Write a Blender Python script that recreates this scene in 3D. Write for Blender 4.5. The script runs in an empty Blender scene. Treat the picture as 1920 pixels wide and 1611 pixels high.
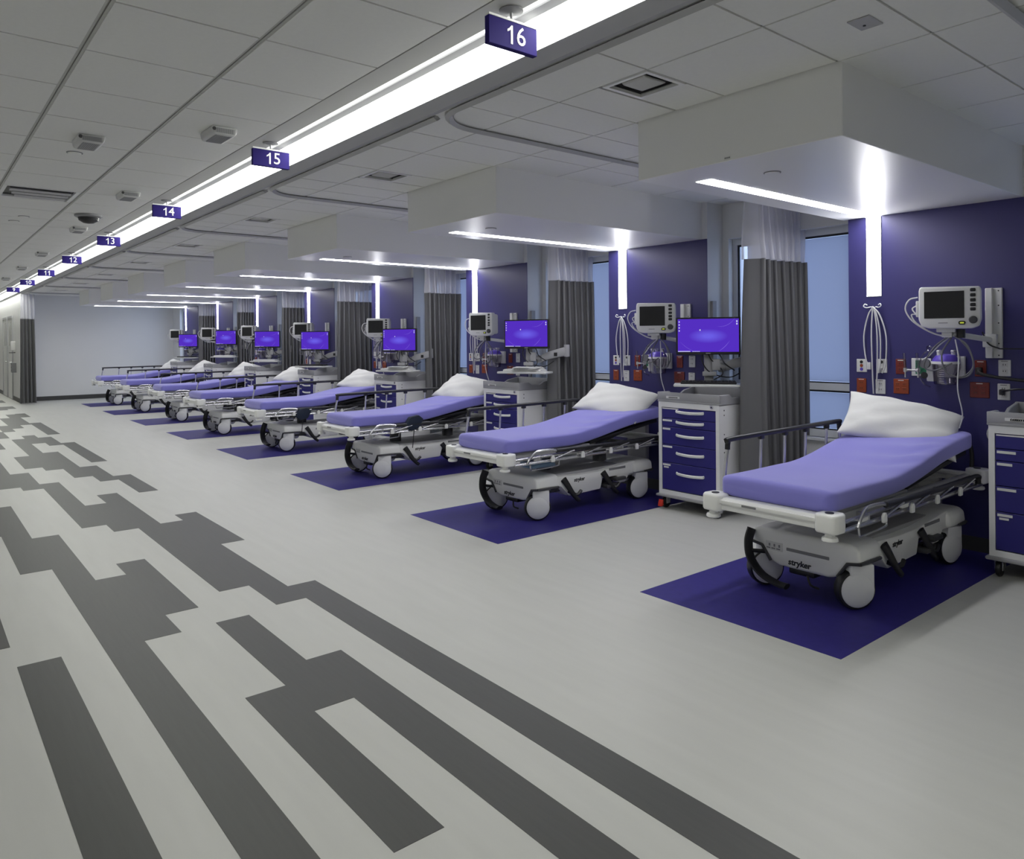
import bpy, bmesh, math, random
from mathutils import Vector, Matrix
random.seed(7)
PI = math.pi
R = math.radians
sc = bpy.context.scene
C = sc.collection

# ------------------------------------------------------------------ camera
cam = bpy.data.cameras.new('camera')
cam.sensor_fit = 'HORIZONTAL'
cam.sensor_width = 36.0
cam.lens = 36.0 * 1393.118 / 1920.0
cam.shift_y = -(805.5 - 637.675) / 1920.0
cam.clip_end = 200
cam_o = bpy.data.objects.new('camera', cam)
cam_o.matrix_world = (Matrix.Translation((0, 0, 1.5)) @ Matrix.Rotation(-R(39.2376), 4, 'Z')
                      @ Matrix.Rotation(R(90), 4, 'X') @ Matrix.Rotation(-R(0.44745), 4, 'Z'))
C.objects.link(cam_o)
sc.camera = cam_o
# ------------------------------------------------------------------ world, exposure, light levels
w = bpy.data.worlds.new('daylight')
sc.world = w
w.use_nodes = True
w.node_tree.nodes['Background'].inputs[0].default_value = (0.60, 0.74, 1.0, 1)
w.node_tree.nodes['Background'].inputs[1].default_value = 2.2
sc.view_settings.view_transform = 'Standard'
sc.view_settings.look = 'None'
sc.view_settings.gamma = 1.0
sc.view_settings.use_curve_mapping = False
sc.view_settings.exposure = 0.06
sc.cycles.use_denoising = True
sc.cycles.max_bounces = 10
sc.cycles.diffuse_bounces = 6
sc.cycles.transparent_max_bounces = 12
sc.cycles.caustics_reflective = False
sc.cycles.caustics_refractive = False
AISLE_LIGHT = 14.0      # lens of the long ceiling light
BAY_LIGHT = 25.0         # L shaped lights over the beds
SCREEN_LIGHT = 1.0

# ------------------------------------------------------------------ room numbers (metres)
D = 2.5855              # bay spacing
NB = 8                  # bays 16 ... 9
XH = 5.784              # headwall face
XW = 6.03               # window wall face
ZA = 2.85               # aisle ceiling
ZB = 2.77               # bay ceiling
ZS = 2.429              # underside of the bed soffits
SX, SY0, SY1 = 3.344, 1.68, 2.909
XSTEP = 2.29            # edge between aisle light and bay ceiling
YEND = 22.95
YBACK, XLEFT, YFAR = -6.0, -1.7, 30.0

# ------------------------------------------------------------------ materials
MATS = {}
def mat(name, col, rough=0.5, metal=0.0, spec=0.5, noise=0.0, nscale=(6, 6, 6), bump=0.0, alpha=None, emit=None, estr=0.0, coat=0.0):
    m = bpy.data.materials.new(name)
    m.use_nodes = True
    nt = m.node_tree
    b = nt.nodes['Principled BSDF']
    b.inputs['Base Color'].default_value = (*col, 1)
    b.inputs['Roughness'].default_value = rough
    b.inputs['Metallic'].default_value = metal
    b.inputs['Specular IOR Level'].default_value = spec
    if coat: b.inputs['Coat Weight'].default_value = coat
    if noise or bump:
        tc = nt.nodes.new('ShaderNodeTexCoord')
        mp = nt.nodes.new('ShaderNodeMapping')
        mp.inputs['Scale'].default_value = nscale
        nz = nt.nodes.new('ShaderNodeTexNoise')
        nz.inputs['Scale'].default_value = 1.0
        nz.inputs['Detail'].default_value = 5
        nt.links.new(tc.outputs['Object'], mp.inputs['Vector'])
        nt.links.new(mp.outputs['Vector'], nz.inputs['Vector'])
        if noise:
            mx = nt.nodes.new('ShaderNodeMix')
            mx.data_type = 'RGBA'
            mx.inputs['A'].default_value = (*[c * (1 - noise) for c in col], 1)
            mx.inputs['B'].default_value = (*[min(1, c * (1 + noise)) for c in col], 1)
            nt.links.new(nz.outputs['Fac'], mx.inputs['Factor'])
            nt.links.new(mx.outputs['Result'], b.inputs['Base Color'])
        if bump:
            bp = nt.nodes.new('ShaderNodeBump')
            bp.inputs['Strength'].default_value = bump
            bp.inputs['Distance'].default_value = 0.01
            nt.links.new(nz.outputs['Fac'], bp.inputs['Height'])
            nt.links.new(bp.outputs['Normal'], b.inputs['Normal'])
    if emit:
        b.inputs['Emission Color'].default_value = (*emit, 1)
        b.inputs['Emission Strength'].default_value = estr
    if alpha is not None:
        b.inputs['Alpha'].default_value = alpha
    MATS[name] = m
    return m
def lamp_mat(name, col, s):
    m = bpy.data.materials.new(name)
    m.use_nodes = True
    nt = m.node_tree
    nt.nodes.clear()
    e = nt.nodes.new('ShaderNodeEmission')
    e.inputs[0].default_value = (*col, 1)
    e.inputs[1].default_value = s
    o = nt.nodes.new('ShaderNodeOutputMaterial')
    nt.links.new(e.outputs[0], o.inputs[0])
    MATS[name] = m
    return m
mat('floor_light', (0.53, 0.53, 0.50), 0.42, noise=0.07, nscale=(14, 1.6, 1), spec=0.35)
mat('floor_dark', (0.068, 0.068, 0.064), 0.45, noise=0.14, nscale=(60, 3, 1), spec=0.28)
mat('floor_purple', (0.035, 0.028, 0.20), 0.5, noise=0.15, nscale=(20, 20, 1), spec=0.18)
mat('ceiling_tile', (0.79, 0.79, 0.77), 0.9, noise=0.03, nscale=(40, 40, 40), spec=0.1)
mat('ceiling_grid', (0.50, 0.50, 0.48), 0.6)
mat('plenum', (0.03, 0.03, 0.03), 0.9)
mat('wall_white', (0.72, 0.72, 0.72), 0.55, spec=0.3, noise=0.015, nscale=(2, 2, 2))
mat('soffit_white', (0.80, 0.80, 0.795), 0.36, spec=0.5)
mat('wall_purple', (0.036, 0.032, 0.135), 0.40, spec=0.45, noise=0.05, nscale=(3, 3, 3))
mat('base_dark', (0.05, 0.05, 0.05), 0.5)
mat('sign_purple', (0.020, 0.012, 0.125), 0.65, spec=0.12)
mat('sign_white', (0.8, 0.8, 0.8), 0.5)
mat('sounder_grey', (0.56, 0.56, 0.56), 0.5)
mat('trim_grey', (0.42, 0.42, 0.44), 0.5)
mat('track_alu', (0.42, 0.42, 0.43), 0.45)
mat('dark_metal', (0.06, 0.06, 0.065), 0.4, 0.5)
mat('black_plastic', (0.012, 0.012, 0.014), 0.42)
mat('dark_grey', (0.05, 0.05, 0.055), 0.5)
mat('mid_grey', (0.22, 0.22, 0.23), 0.5)
mat('tray_grey', (0.34, 0.34, 0.35), 0.5)
mat('bed_white', (0.84, 0.84, 0.82), 0.35)
mat('bed_grey', (0.40, 0.40, 0.41), 0.45)
mat('wheel_white', (0.76, 0.76, 0.78), 0.35)
mat('steel', (0.62, 0.62, 0.64), 0.25, 0.9)
mat('sheet', (0.235, 0.222, 0.66), 0.75, spec=0.3, bump=0.05, nscale=(180, 180, 180))
MATS['sheet'].node_tree.nodes['Principled BSDF'].inputs['Sheen Weight'].default_value = 0.4
MATS['sheet'].node_tree.nodes['Principled BSDF'].inputs['Sheen Roughness'].default_value = 0.5
mat('pillow', (0.70, 0.70, 0.68), 0.85, spec=0.2, bump=0.25, nscale=(9, 9, 9))
mat('cart_white', (0.80, 0.80, 0.80), 0.4)
mat('drawer_blue', (0.030, 0.026, 0.19), 0.38, spec=0.4)
mat('device_white', (0.66, 0.66, 0.65), 0.4)
mat('device_dark', (0.012, 0.012, 0.014), 0.18)
mat('cable_white', (0.62, 0.62, 0.62), 0.5)
mat('cable_grey', (0.13, 0.13, 0.14), 0.5)
mat('outlet_red', (0.16, 0.018, 0.012), 0.4)
mat('outlet_orange', (0.26, 0.045, 0.012), 0.4)
mat('outlet_white', (0.66, 0.66, 0.65), 0.4)
mat('green', (0.02, 0.16, 0.08), 0.4)
mat('red', (0.55, 0.035, 0.02), 0.4)
mat('lid_purple', (0.10, 0.06, 0.45), 0.35)
mat('cuff_blue', (0.010, 0.018, 0.04), 0.8)
mat('bag_blue', (0.15, 0.24, 0.35), 0.5)
mat('curtain_grey', (0.145, 0.145, 0.15), 0.8, spec=0.25, noise=0.06, nscale=(30, 30, 2))
mat('frame_white', (0.62, 0.64, 0.68), 0.4)
mat('gasket', (0.02, 0.022, 0.03), 0.6)
mat('paper', (0.75, 0.75, 0.74), 0.7)
mat('yellow', (0.6, 0.65, 0.05), 0.4, emit=(0.6, 0.7, 0.1), estr=0.3)
lamp_mat('aisle_lens', (0.985, 1.0, 0.93), AISLE_LIGHT)
lamp_mat('slot_lens', (0.985, 1.0, 0.95), 3.0)
lamp_mat('bay_lens', (0.97, 0.97, 1.0), BAY_LIGHT)
def mix_mat(name, col, transp, rough=0.6, translucent=None):
    m = bpy.data.materials.new(name)
    m.use_nodes = True
    nt = m.node_tree
    nt.nodes.clear()
    o = nt.nodes.new('ShaderNodeOutputMaterial')
    d = nt.nodes.new('ShaderNodeBsdfDiffuse' if translucent is None else 'ShaderNodeBsdfTranslucent')
    d.inputs[0].default_value = (*col, 1)
    last = d
    if translucent is not None:
        g = nt.nodes.new('ShaderNodeBsdfDiffuse')
        g.inputs[0].default_value = (*translucent, 1)
        mm = nt.nodes.new('ShaderNodeMixShader')
        mm.inputs[0].default_value = 0.12
        nt.links.new(d.outputs[0], mm.inputs[1])
        nt.links.new(g.outputs[0], mm.inputs[2])
        last = mm
    if transp:
        t = nt.nodes.new('ShaderNodeBsdfTransparent')
        mx = nt.nodes.new('ShaderNodeMixShader')
        mx.inputs[0].default_value = transp
        nt.links.new(last.outputs[0], mx.inputs[1])
        nt.links.new(t.outputs[0], mx.inputs[2])
        last = mx
    nt.links.new(last.outputs[0], o.inputs[0])
    MATS[name] = m
mix_mat('net', (0.72, 0.72, 0.78), 0.5)
mix_mat('blind', (0.48, 0.49, 0.54), 0.0, translucent=(0.6, 0.62, 0.68))
def glass_mat(name, tint, gl):
    m = bpy.data.materials.new(name)
    m.use_nodes = True
    nt = m.node_tree
    nt.nodes.clear()
    o = nt.nodes.new('ShaderNodeOutputMaterial')
    t = nt.nodes.new('ShaderNodeBsdfTransparent')
    t.inputs[0].default_value = (*tint, 1)
    g = nt.nodes.new('ShaderNodeBsdfGlossy')
    g.inputs[1].default_value = 0.08
    mx = nt.nodes.new('ShaderNodeMixShader')
    mx.inputs[0].default_value = gl
    nt.links.new(t.outputs[0], mx.inputs[1])
    nt.links.new(g.outputs[0], mx.inputs[2])
    nt.links.new(mx.outputs[0], o.inputs[0])
    MATS[name] = m
glass_mat('glass', (0.92, 0.95, 1.0), 0.06)
glass_mat('clear_plastic', (0.72, 0.70, 0.76), 0.12)
# desktop picture on the work screens: violet field, pale glow, light arcs
def screen_mat():
    m = bpy.data.materials.new('desktop')
    m.use_nodes = True
    nt = m.node_tree
    nt.nodes.clear()
    o = nt.nodes.new('ShaderNodeOutputMaterial')
    e = nt.nodes.new('ShaderNodeEmission')
    tc = nt.nodes.new('ShaderNodeTexCoord')
    mp = nt.nodes.new('ShaderNodeMapping')
    mp.inputs['Location'].default_value = (0, 0.0, 0.015)
    mp.inputs['Scale'].default_value = (0, 6.0, 16.0)
    g = nt.nodes.new('ShaderNodeTexGradient')
    g.gradient_type = 'SPHERICAL'
    cr = nt.nodes.new('ShaderNodeValToRGB')
    cr.color_ramp.elements[0].color = (0.085, 0.028, 0.50, 1)
    cr.color_ramp.elements[1].color = (0.14, 0.105, 0.75, 1)
    cr.color_ramp.elements[1].position = 0.8
    nt.links.new(tc.outputs['Object'], mp.inputs['Vector'])
    nt.links.new(mp.outputs['Vector'], g.inputs['Vector'])
    nt.links.new(g.outputs['Fac'], cr.inputs['Fac'])
    nt.links.new(cr.outputs['Color'], e.inputs[0])
    e.inputs[1].default_value = SCREEN_LIGHT
    nt.links.new(e.outputs[0], o.inputs[0])
    MATS['desktop'] = m
screen_mat()
lamp_mat('screen_white', (0.6, 0.6, 0.9), 0.9)
lamp_mat('screen_arc', (0.22, 0.13, 0.75), 0.9)

# ------------------------------------------------------------------ mesh helpers
def BM(): return bmesh.new()
def box(bm, x0, x1, y0, y1, z0, z1, bev=0.0, seg=2, rot=None, about=None):
    M_ = Matrix.Translation(((x0 + x1) / 2, (y0 + y1) / 2, (z0 + z1) / 2)) @ Matrix.Diagonal((x1 - x0, y1 - y0, z1 - z0, 1))
    r = bmesh.ops.create_cube(bm, size=1, matrix=M_)
    vs = r['verts']
    if bev:
        es = list({e for v in vs for e in v.link_edges})
        rr = bmesh.ops.bevel(bm, geom=es, offset=bev, segments=seg, affect='EDGES', profile=0.5)
        vs = list({v for f in rr['faces'] for v in f.verts})
        # include the whole island
        seen = set(vs); st = list(vs)
        while st:
            v = st.pop()
            for e in v.link_edges:
                o_ = e.other_vert(v)
                if o_ not in seen: seen.add(o_); st.append(o_)
        vs = list(seen)
    if rot is not None:
        c = Vector(about) if about else Vector(((x0 + x1) / 2, (y0 + y1) / 2, (z0 + z1) / 2))
        bmesh.ops.transform(bm, matrix=Matrix.Translation(c) @ rot @ Matrix.Translation(-c), verts=vs)
    return vs
def cyl(bm, p0, p1, r0, r1=None, seg=16):
    p0, p1 = Vector(p0), Vector(p1)
    d = p1 - p0
    q = Vector((0, 0, 1)).rotation_difference(d.normalized()).to_matrix().to_4x4()
    bmesh.ops.create_cone(bm, cap_ends=True, segments=seg, radius1=r0, radius2=r0 if r1 is None else r1, depth=d.length,
                          matrix=Matrix.Translation((p0 + p1) / 2) @ q)
def smooth_path(pts, n=6):
    pts = [Vector(p) for p in pts]
    if len(pts) < 3: return pts
    P = [2 * pts[0] - pts[1]] + pts + [2 * pts[-1] - pts[-2]]
    out = []
    for i in range(1, len(P) - 2):
        a, b, c, d = P[i - 1:i + 3]
        for k in range(n):
            t = k / n
            out.append(0.5 * ((2 * b) + (c - a) * t + (2 * a - 5 * b + 4 * c - d) * t * t + (3 * b - a - 3 * c + d) * t ** 3))
    out.append(pts[-1])
    return out
def tube(bm, pts, r, seg=8, smooth=0, flat=None, r_end=None):
    """sweep a circle (or an ellipse: flat = (axis, factor)) along a path"""
    pts = smooth_path(pts, smooth) if smooth else [Vector(p) for p in pts]
    n = len(pts)
    up = Vector((0, 0, 1))
    t0 = (pts[1] - pts[0]).normalized()
    if abs(t0.dot(up)) > 0.95: up = Vector((0, 1, 0))
    nx = t0.cross(up).normalized()
    rings = []
    for i in range(n):
        t = (pts[min(i + 1, n - 1)] - pts[max(i - 1, 0)]).normalized()
        nx = (nx - t * nx.dot(t)).normalized()
        ny = t.cross(nx)
        ri = r if r_end is None else r + (r_end - r) * i / (n - 1)
        a, b = (ri, ri) if flat is None else (ri * flat[0], ri * flat[1])
        rings.append([bm.verts.new(pts[i] + nx * a * math.cos(2 * PI * k / seg) + ny * b * math.sin(2 * PI * k / seg)) for k in range(seg)])
    for i in range(n - 1):
        for k in range(seg):
            bm.faces.new((rings[i][k], rings[i][(k + 1) % seg], rings[i + 1][(k + 1) % seg], rings[i + 1][k]))
    bm.faces.new(rings[0][::-1]); bm.faces.new(rings[-1])
def prism(bm, poly, axis, a0, a1, bev=0.0, seg=2):
    """extrude a 2d polygon along an axis: axis x -> poly (y,z), y -> (x,z), z -> (x,y)"""
    def P(p, a):
        return {'x': (a, p[0], p[1]), 'y': (p[0], a, p[1]), 'z': (p[0], p[1], a)}[axis]
    v0 = [bm.verts.new(P(p, a0)) for p in poly]
    v1 = [bm.verts.new(P(p, a1)) for p in poly]
    n = len(poly)
    f = [bm.faces.new(v0), bm.faces.new(v1[::-1])]
    for i in range(n):
        f.append(bm.faces.new((v0[i], v1[i], v1[(i + 1) % n], v0[(i + 1) % n])))
    bmesh.ops.recalc_face_normals(bm, faces=f)
    if bev:
        es = list({e for v in v0 + v1 for e in v.link_edges if e.calc_face_angle(0) > 0.3})
        bmesh.ops.bevel(bm, geom=es, offset=bev, segments=seg, affect='EDGES', profile=0.5, clamp_overlap=True)
def lathe(bm, prof, c=(0, 0, 0), axis='z', seg=20):
    c = Vector(c)
    rings = []
    for r, h in prof:
        ring = []
        for k in range(seg):
            a = 2 * PI * k / seg
            p = {'z': (r * math.cos(a), r * math.sin(a), h), 'y': (r * math.cos(a), h, r * math.sin(a)), 'x': (h, r * math.cos(a), r * math.sin(a))}[axis]
            ring.append(bm.verts.new(c + Vector(p)))
        rings.append(ring)
    fs = []
    for i in range(len(rings) - 1):
        for k in range(seg):
            fs.append(bm.faces.new((rings[i][k], rings[i][(k + 1) % seg], rings[i + 1][(k + 1) % seg], rings[i + 1][k])))
    fs.append(bm.faces.new(rings[0])); fs.append(bm.faces.new(rings[-1]))
    bmesh.ops.recalc_face_normals(bm, faces=fs)
def obj(name, bm, m, parent=None, smooth=True, loc=None, rz=None, ang=38):
    me = bpy.data.meshes.new(name)
    bm.to_mesh(me)
    bm.free()
    me.materials.append(MATS[m])
    if smooth:
        me.polygons.foreach_set('use_smooth', [True] * len(me.polygons))
        me.set_sharp_from_angle(angle=R(ang))
    o = bpy.data.objects.new(name, me)
    C.objects.link(o)
    o.parent = parent
    if loc: o.location = loc
    if rz is not None: o.rotation_euler = (0, 0, rz)
    return o
def tag(o, label, cat, group=None):
    o['label'] = label
    o['category'] = cat
    if group: o['group'] = group
    return o
def thing(name, label, cat, loc=(0, 0, 0), rz=0.0, group=None):
    o = bpy.data.objects.new(name, None)
    o.empty_display_size = 0.1
    C.objects.link(o)
    o.location = loc
    o.rotation_euler = (0, 0, rz)
    return tag(o, label, cat, group)
def struct(name, bm, m, parent=None, label=None, smooth=False):
    o = obj(name, bm, m, parent, smooth)
    if parent is None: o['kind'] = 'structure'
    if label: o['label'] = label
    return o
def struct_empty(name, loc=(0, 0, 0)):
    o = bpy.data.objects.new(name, None)
    C.objects.link(o)
    o.location = loc
    o['kind'] = 'structure'
    return o
def link_copy(o, parent, loc=None):
    c = o.copy()
    C.objects.link(c)
    c.parent = parent
    if loc is not None: c.location = loc
    return c
def dup(root, loc, rz=None, label=None):
    r = root.copy()
    C.objects.link(r)
    r.location = loc
    if rz is not None: r.rotation_euler = (0, 0, rz)
    if label: r['label'] = label
    for ch in list(root.children):
        c = link_copy(ch, r)
        for g in list(ch.children):
            link_copy(g, c)
    return r
def text_mesh(name, body, size, m, parent, loc, rot, depth=0.002, align='CENTER', shear=0.0, offset=0.0):
    cu = bpy.data.curves.new(name, 'FONT')
    cu.body = body
    cu.size = size
    cu.align_x = align
    cu.align_y = 'CENTER'
    cu.extrude = depth
    cu.shear = shear
    cu.offset = offset
    cu.resolution_u = 3
    t = bpy.data.objects.new(name, cu)
    C.objects.link(t)
    bpy.context.view_layer.update()
    me = bpy.data.meshes.new_from_object(t)
    bpy.data.objects.remove(t)
    bpy.data.curves.remove(cu)
    me.materials.clear()
    me.materials.append(MATS[m])
    o = bpy.data.objects.new(name, me)
    C.objects.link(o)
    o.parent = parent
    o.location = loc
    o.rotation_euler = rot
    return o
NUM = [16 - n for n in range(NB)]
ORD = ['nearest', 'second', 'third', 'fourth', 'fifth', 'sixth', 'seventh', 'farthest']
BAY = ['the %s bay' % q for q in ORD]

# =================================================================== THE SETTING
# ---- floor with inlaid planks
bm = BM(); box(bm, XLEFT, 6.4, YBACK, YFAR, -0.1, 0.0)
floor = struct('floor', bm, 'floor_light')
floor['label'] = 'pale grey sheet floor with dark plank pattern and purple bed inlays'
CX0, CW = 0.3925, 0.1769
cols = {
 -3: [(3.0, 5.4), (7.9, 9.1)], -2: [(5.2, 7.6)], -1: [(4.42, 5.65)],
 0: [(0.45, 4.128), (7.0, 9.4)],
 1: [(5.765, 8.25), (12.2, 13.4)],
 2: [(0.6, 6.77), (9.26, 12.95)],
 3: [(4.072, 5.314), (9.03, 10.25), (12.77, 13.99)],
 4: [(1.912, 3.142), (4.387, 5.614), (6.88, 9.33), (10.58, 11.77), (14.22, 15.3)],
 5: [(2.85, 4.085), (6.58, 7.81), (10.28, 13.95), (15.22, 16.4)],
 6: [(-0.35, 3.33), (4.58, 8.27), (9.51, 11.97), (13.17, 14.4), (15.74, 18.07)],
 7: [(4.14, 6.62), (9.07, 10.29), (12.75, 13.96), (16.35, 18.95), (20.3, 21.4), (22.9, 23.9), (25.2, 26.4)],
 8: [(-0.45, 4.405), (5.654, 6.872), (8.14, 9.34), (10.6, 12.97), (14.3, 16.63), (18.05, 19.05), (20.6, 21.4), (22.9, 23.9), (25.5, 26.6)],
}
plank_mesh = {}
for c, runs in cols.items():
    for a, b in runs:
        k = max(1, round((b - a) / 1.22))
        L = round((b - a) / k, 4)
        if L not in plank_mesh:
            bm = BM(); box(bm, -CW / 2, CW / 2, -L / 2, L / 2, 0, 0.0012)
            plank_mesh[L] = obj('dark_plank', bm, 'floor_dark', floor, False)
            first = plank_mesh[L]
        else:
            first = link_copy(plank_mesh[L], floor)
        for i in range(k):
            o = first if i == 0 else link_copy(plank_mesh[L], floor)
            o.location = (CX0 + (c + 0.5) * CW, a + (i + 0.5) * L, 0)
inl = None
for n in range(NB):
    if inl is None:
        bm = BM(); box(bm, 3.365, XH - 0.01, -0.611, 0.611, 0, 0.0012)
        inl = obj('purple_inlay', bm, 'floor_purple', floor, False)
        o = inl
    else:
        o = link_copy(inl, floor)
    o.location = (0, 2.329 + n * D, 0)

# ---- walls
bm = BM(); box(bm, XLEFT - 0.1, XLEFT, YBACK, YFAR, 0, 3.0); struct('wall_left', bm, 'wall_white')
bm = BM(); box(bm, XLEFT, 6.4, YBACK - 0.1, YBACK, 0, 3.0); struct('wall_back', bm, 'wall_white')
bm = BM(); box(bm, XLEFT, 2.25, YFAR, YFAR + 0.1, 0, 3.0); struct('wall_far', bm, 'wall_white')
bm = BM(); box(bm, 2.45, 6.3, YEND, YEND + 0.15, 0, 2.9); struct('wall_end', bm, 'wall_white')
bm = BM(); box(bm, 2.25, 2.45, 22.2, YFAR, 0, 2.9); struct('wall_corridor', bm, 'wall_white')
bm = BM(); box(bm, 2.452, 5.9, YEND - 0.012, YEND, 0, 0.11); struct('baseboard_end', bm, 'base_dark')
bm = BM(); box(bm, 2.238, 2.25, 22.2, YFAR, 0, 0.11); struct('baseboard_corridor', bm, 'base_dark')
# window wall with openings between the headwalls
WZ0, WZ1 = 0.65, 2.44
bm = BM()
box(bm, XW, XW + 0.25, YBACK, YEND, 0, WZ0)
box(bm, XW, XW + 0.25, YBACK, YEND, WZ1, 2.9)
edges = [YBACK]
for n in range(-1, NB):
    edges += [2.95 + n * D, 4.139 + n * D]
edges.append(YEND)
for i in range(0, len(edges), 2):
    box(bm, XW, XW + 0.25, edges[i], edges[i + 1], WZ0, WZ1)
struct('wall_window', bm, 'wall_white')
def win_proto():
    r = struct_empty('window_1')
    y0, y1 = 2.95, 4.139
    bm = BM()
    for a, b in ((y0, y0 + 0.05), (y1 - 0.045, y1)): box(bm, 6.10, 6.17, a, b, WZ0, WZ1)
    for a, b in ((WZ0, WZ0 + 0.06), (WZ1 - 0.06, WZ1), (1.05, 1.11)): box(bm, 6.10, 6.17, y0 + 0.05, y1 - 0.045, a, b)
    obj('window_frame', bm, 'frame_white', r, False)
    bm = BM()
    gy0, gy1 = y0 + 0.05, y1 - 0.045
    for (za, zb) in ((WZ0 + 0.06, 1.05), (1.11, WZ1 - 0.06)):
        box(bm, 6.112, 6.125, gy0, gy0 + 0.018, za, zb); box(bm, 6.112, 6.125, gy1 - 0.018, gy1, za, zb)
        box(bm, 6.112, 6.125, gy0 + 0.018, gy1 - 0.018, za, za + 0.012); box(bm, 6.112, 6.125, gy0 + 0.018, gy1 - 0.018, zb - 0.018, zb)
    obj('gasket', bm, 'gasket', r, False)
    for (za, zb) in ((WZ0 + 0.06, 1.05), (1.11, WZ1 - 0.06)):
        bm = BM(); box(bm, 6.135, 6.141, gy0, gy1, za, zb); obj('pane', bm, 'glass', r, False)
        bm = BM(); box(bm, 6.120, 6.123, gy0 + 0.03, gy1 - 0.10, za + 0.014, zb - 0.02); obj('roller_blind', bm, 'blind', r, False)
    bm = BM(); box(bm, 5.99, 6.12, y0 - 0.01, y1 + 0.01, WZ0 - 0.025, WZ0, 0.004); obj('window_sill', bm, 'frame_white', r, False)
    return r
w0 = win_proto()
for n in range(-1, NB):
    if n == 0: continue
    c = dup(w0, (0, n * D, 0))
    if n == NB - 1:                                       # no blind drawn at the end wall
        for q in list(c.children):
            if q.name.startswith('roller_blind'): bpy.data.objects.remove(q)
    c.name = 'window_%d' % (n + 1 if n > 0 else NB + 1)
# headwalls: white box with a purple face, soffit above
for n in range(-1, NB):
    y0, y1 = 1.62 + n * D, 2.866 + n * D
    bm = BM(); box(bm, XH + 0.008, XW, y0, y1, 0, ZB); hw = struct('wall_headwall', bm, 'wall_white')
    bm = BM(); box(bm, XH, XH + 0.008, y0, y1, 0.1, ZS); struct('purple_panel', bm, 'wall_purple', hw)
    bm = BM(); box(bm, XH - 0.008, XH + 0.008, y0, y1, 0, 0.1); struct('baseboard', bm, 'base_dark', hw)
    s0, s1 = SY0 + n * D, SY1 + n * D
    bm = BM(); box(bm, SX, XH + 0.008, s0, s1, ZS, ZB + 0.028, 0.003, 1); struct('trim_soffit', bm, 'soffit_white')

# ---- ceilings: aisle
ca = struct_empty('ceiling_aisle')
bm = BM(); box(bm, XLEFT, 1.83, YBACK, YFAR, ZA + 0.03, ZA + 0.06); obj('plenum_back', bm, 'plenum', ca, False)
gx = [0.636 + k * 0.6065 for k in range(-4, 2)]            # main runs parallel to the aisle
gy0 = 3.262
PY = 0.6165
ye = []
k0 = -int((gy0 - YBACK) / PY)
ys = [gy0 + k * PY for k in range(k0, int((YFAR - gy0) / PY))]
xs = gx + [1.818]
tile_mesh = {}
def ceil_tile(parent, x0, x1, y0, y1, z, th=0.03):
    key = (round(x1 - x0, 3), round(y1 - y0, 3))
    if key not in tile_mesh:
        a, b = key[0] / 2, key[1] / 2
        bm = BM(); box(bm, -a, a, -b, b, 0, th)
        o = obj('ceiling_tile', bm, 'ceiling_tile', parent, False)
        tile_mesh[key] = o
    else:
        o = link_copy(tile_mesh[key], parent)
    o.location = ((x0 + x1) / 2, (y0 + y1) / 2, z)
    return o
GX, GY = 0.016, 0.0065                                       # half widths of the grid joints
far_bm = BM()
cells_skip = set()
GRILLE = (0.636, 1.2425)                                    # the supply grille takes one cell
n_t = 0
for i in range(len(xs) - 1):
    for j in range(len(ys) - 1):
        x0, x1, y0, y1 = xs[i] + GX, xs[i + 1] - (GX if i < len(xs) - 2 else 0.004), ys[j] + GY, ys[j + 1] - GY
        if abs(xs[i] - 0.636) < 0.01 and ys[j] < 7.8 < ys[j + 1]:
            gcell = (x0, x1, y0, y1); continue
        if y1 < 2.0 or y0 > 19 or x1 < 0.05 * y0 - 0.6:
            box(far_bm, x0, x1, y0, y1, ZA, ZA + 0.03)
        else:
            ceil_tile(ca, x0, x1, y0, y1, ZA); n_t += 1
o = obj('ceiling_tiles_beyond', far_bm, 'ceiling_tile', ca, False); o['kind'] = 'stuff'
for x in gx[0:]:
    bm = BM()
    box(bm, x - GX - 0.004, x - 0.0035, YBACK, YFAR, ZA + 0.004, ZA + 0.03)
    box(bm, x + 0.0035, x + GX + 0.004, YBACK, YFAR, ZA + 0.004, ZA + 0.03)
    box(bm, x - 0.0035, x + 0.0035, YBACK, YFAR, ZA + 0.012, ZA + 0.03)
    obj('main_runner', bm, 'ceiling_grid', ca, False)
bm = BM()
for y in ys: box(bm, XLEFT, 1.814, y - GY - 0.003, y + GY + 0.003, ZA + 0.014, ZA + 0.03)
obj('cross_runners', bm, 'ceiling_grid', ca, False)
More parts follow.
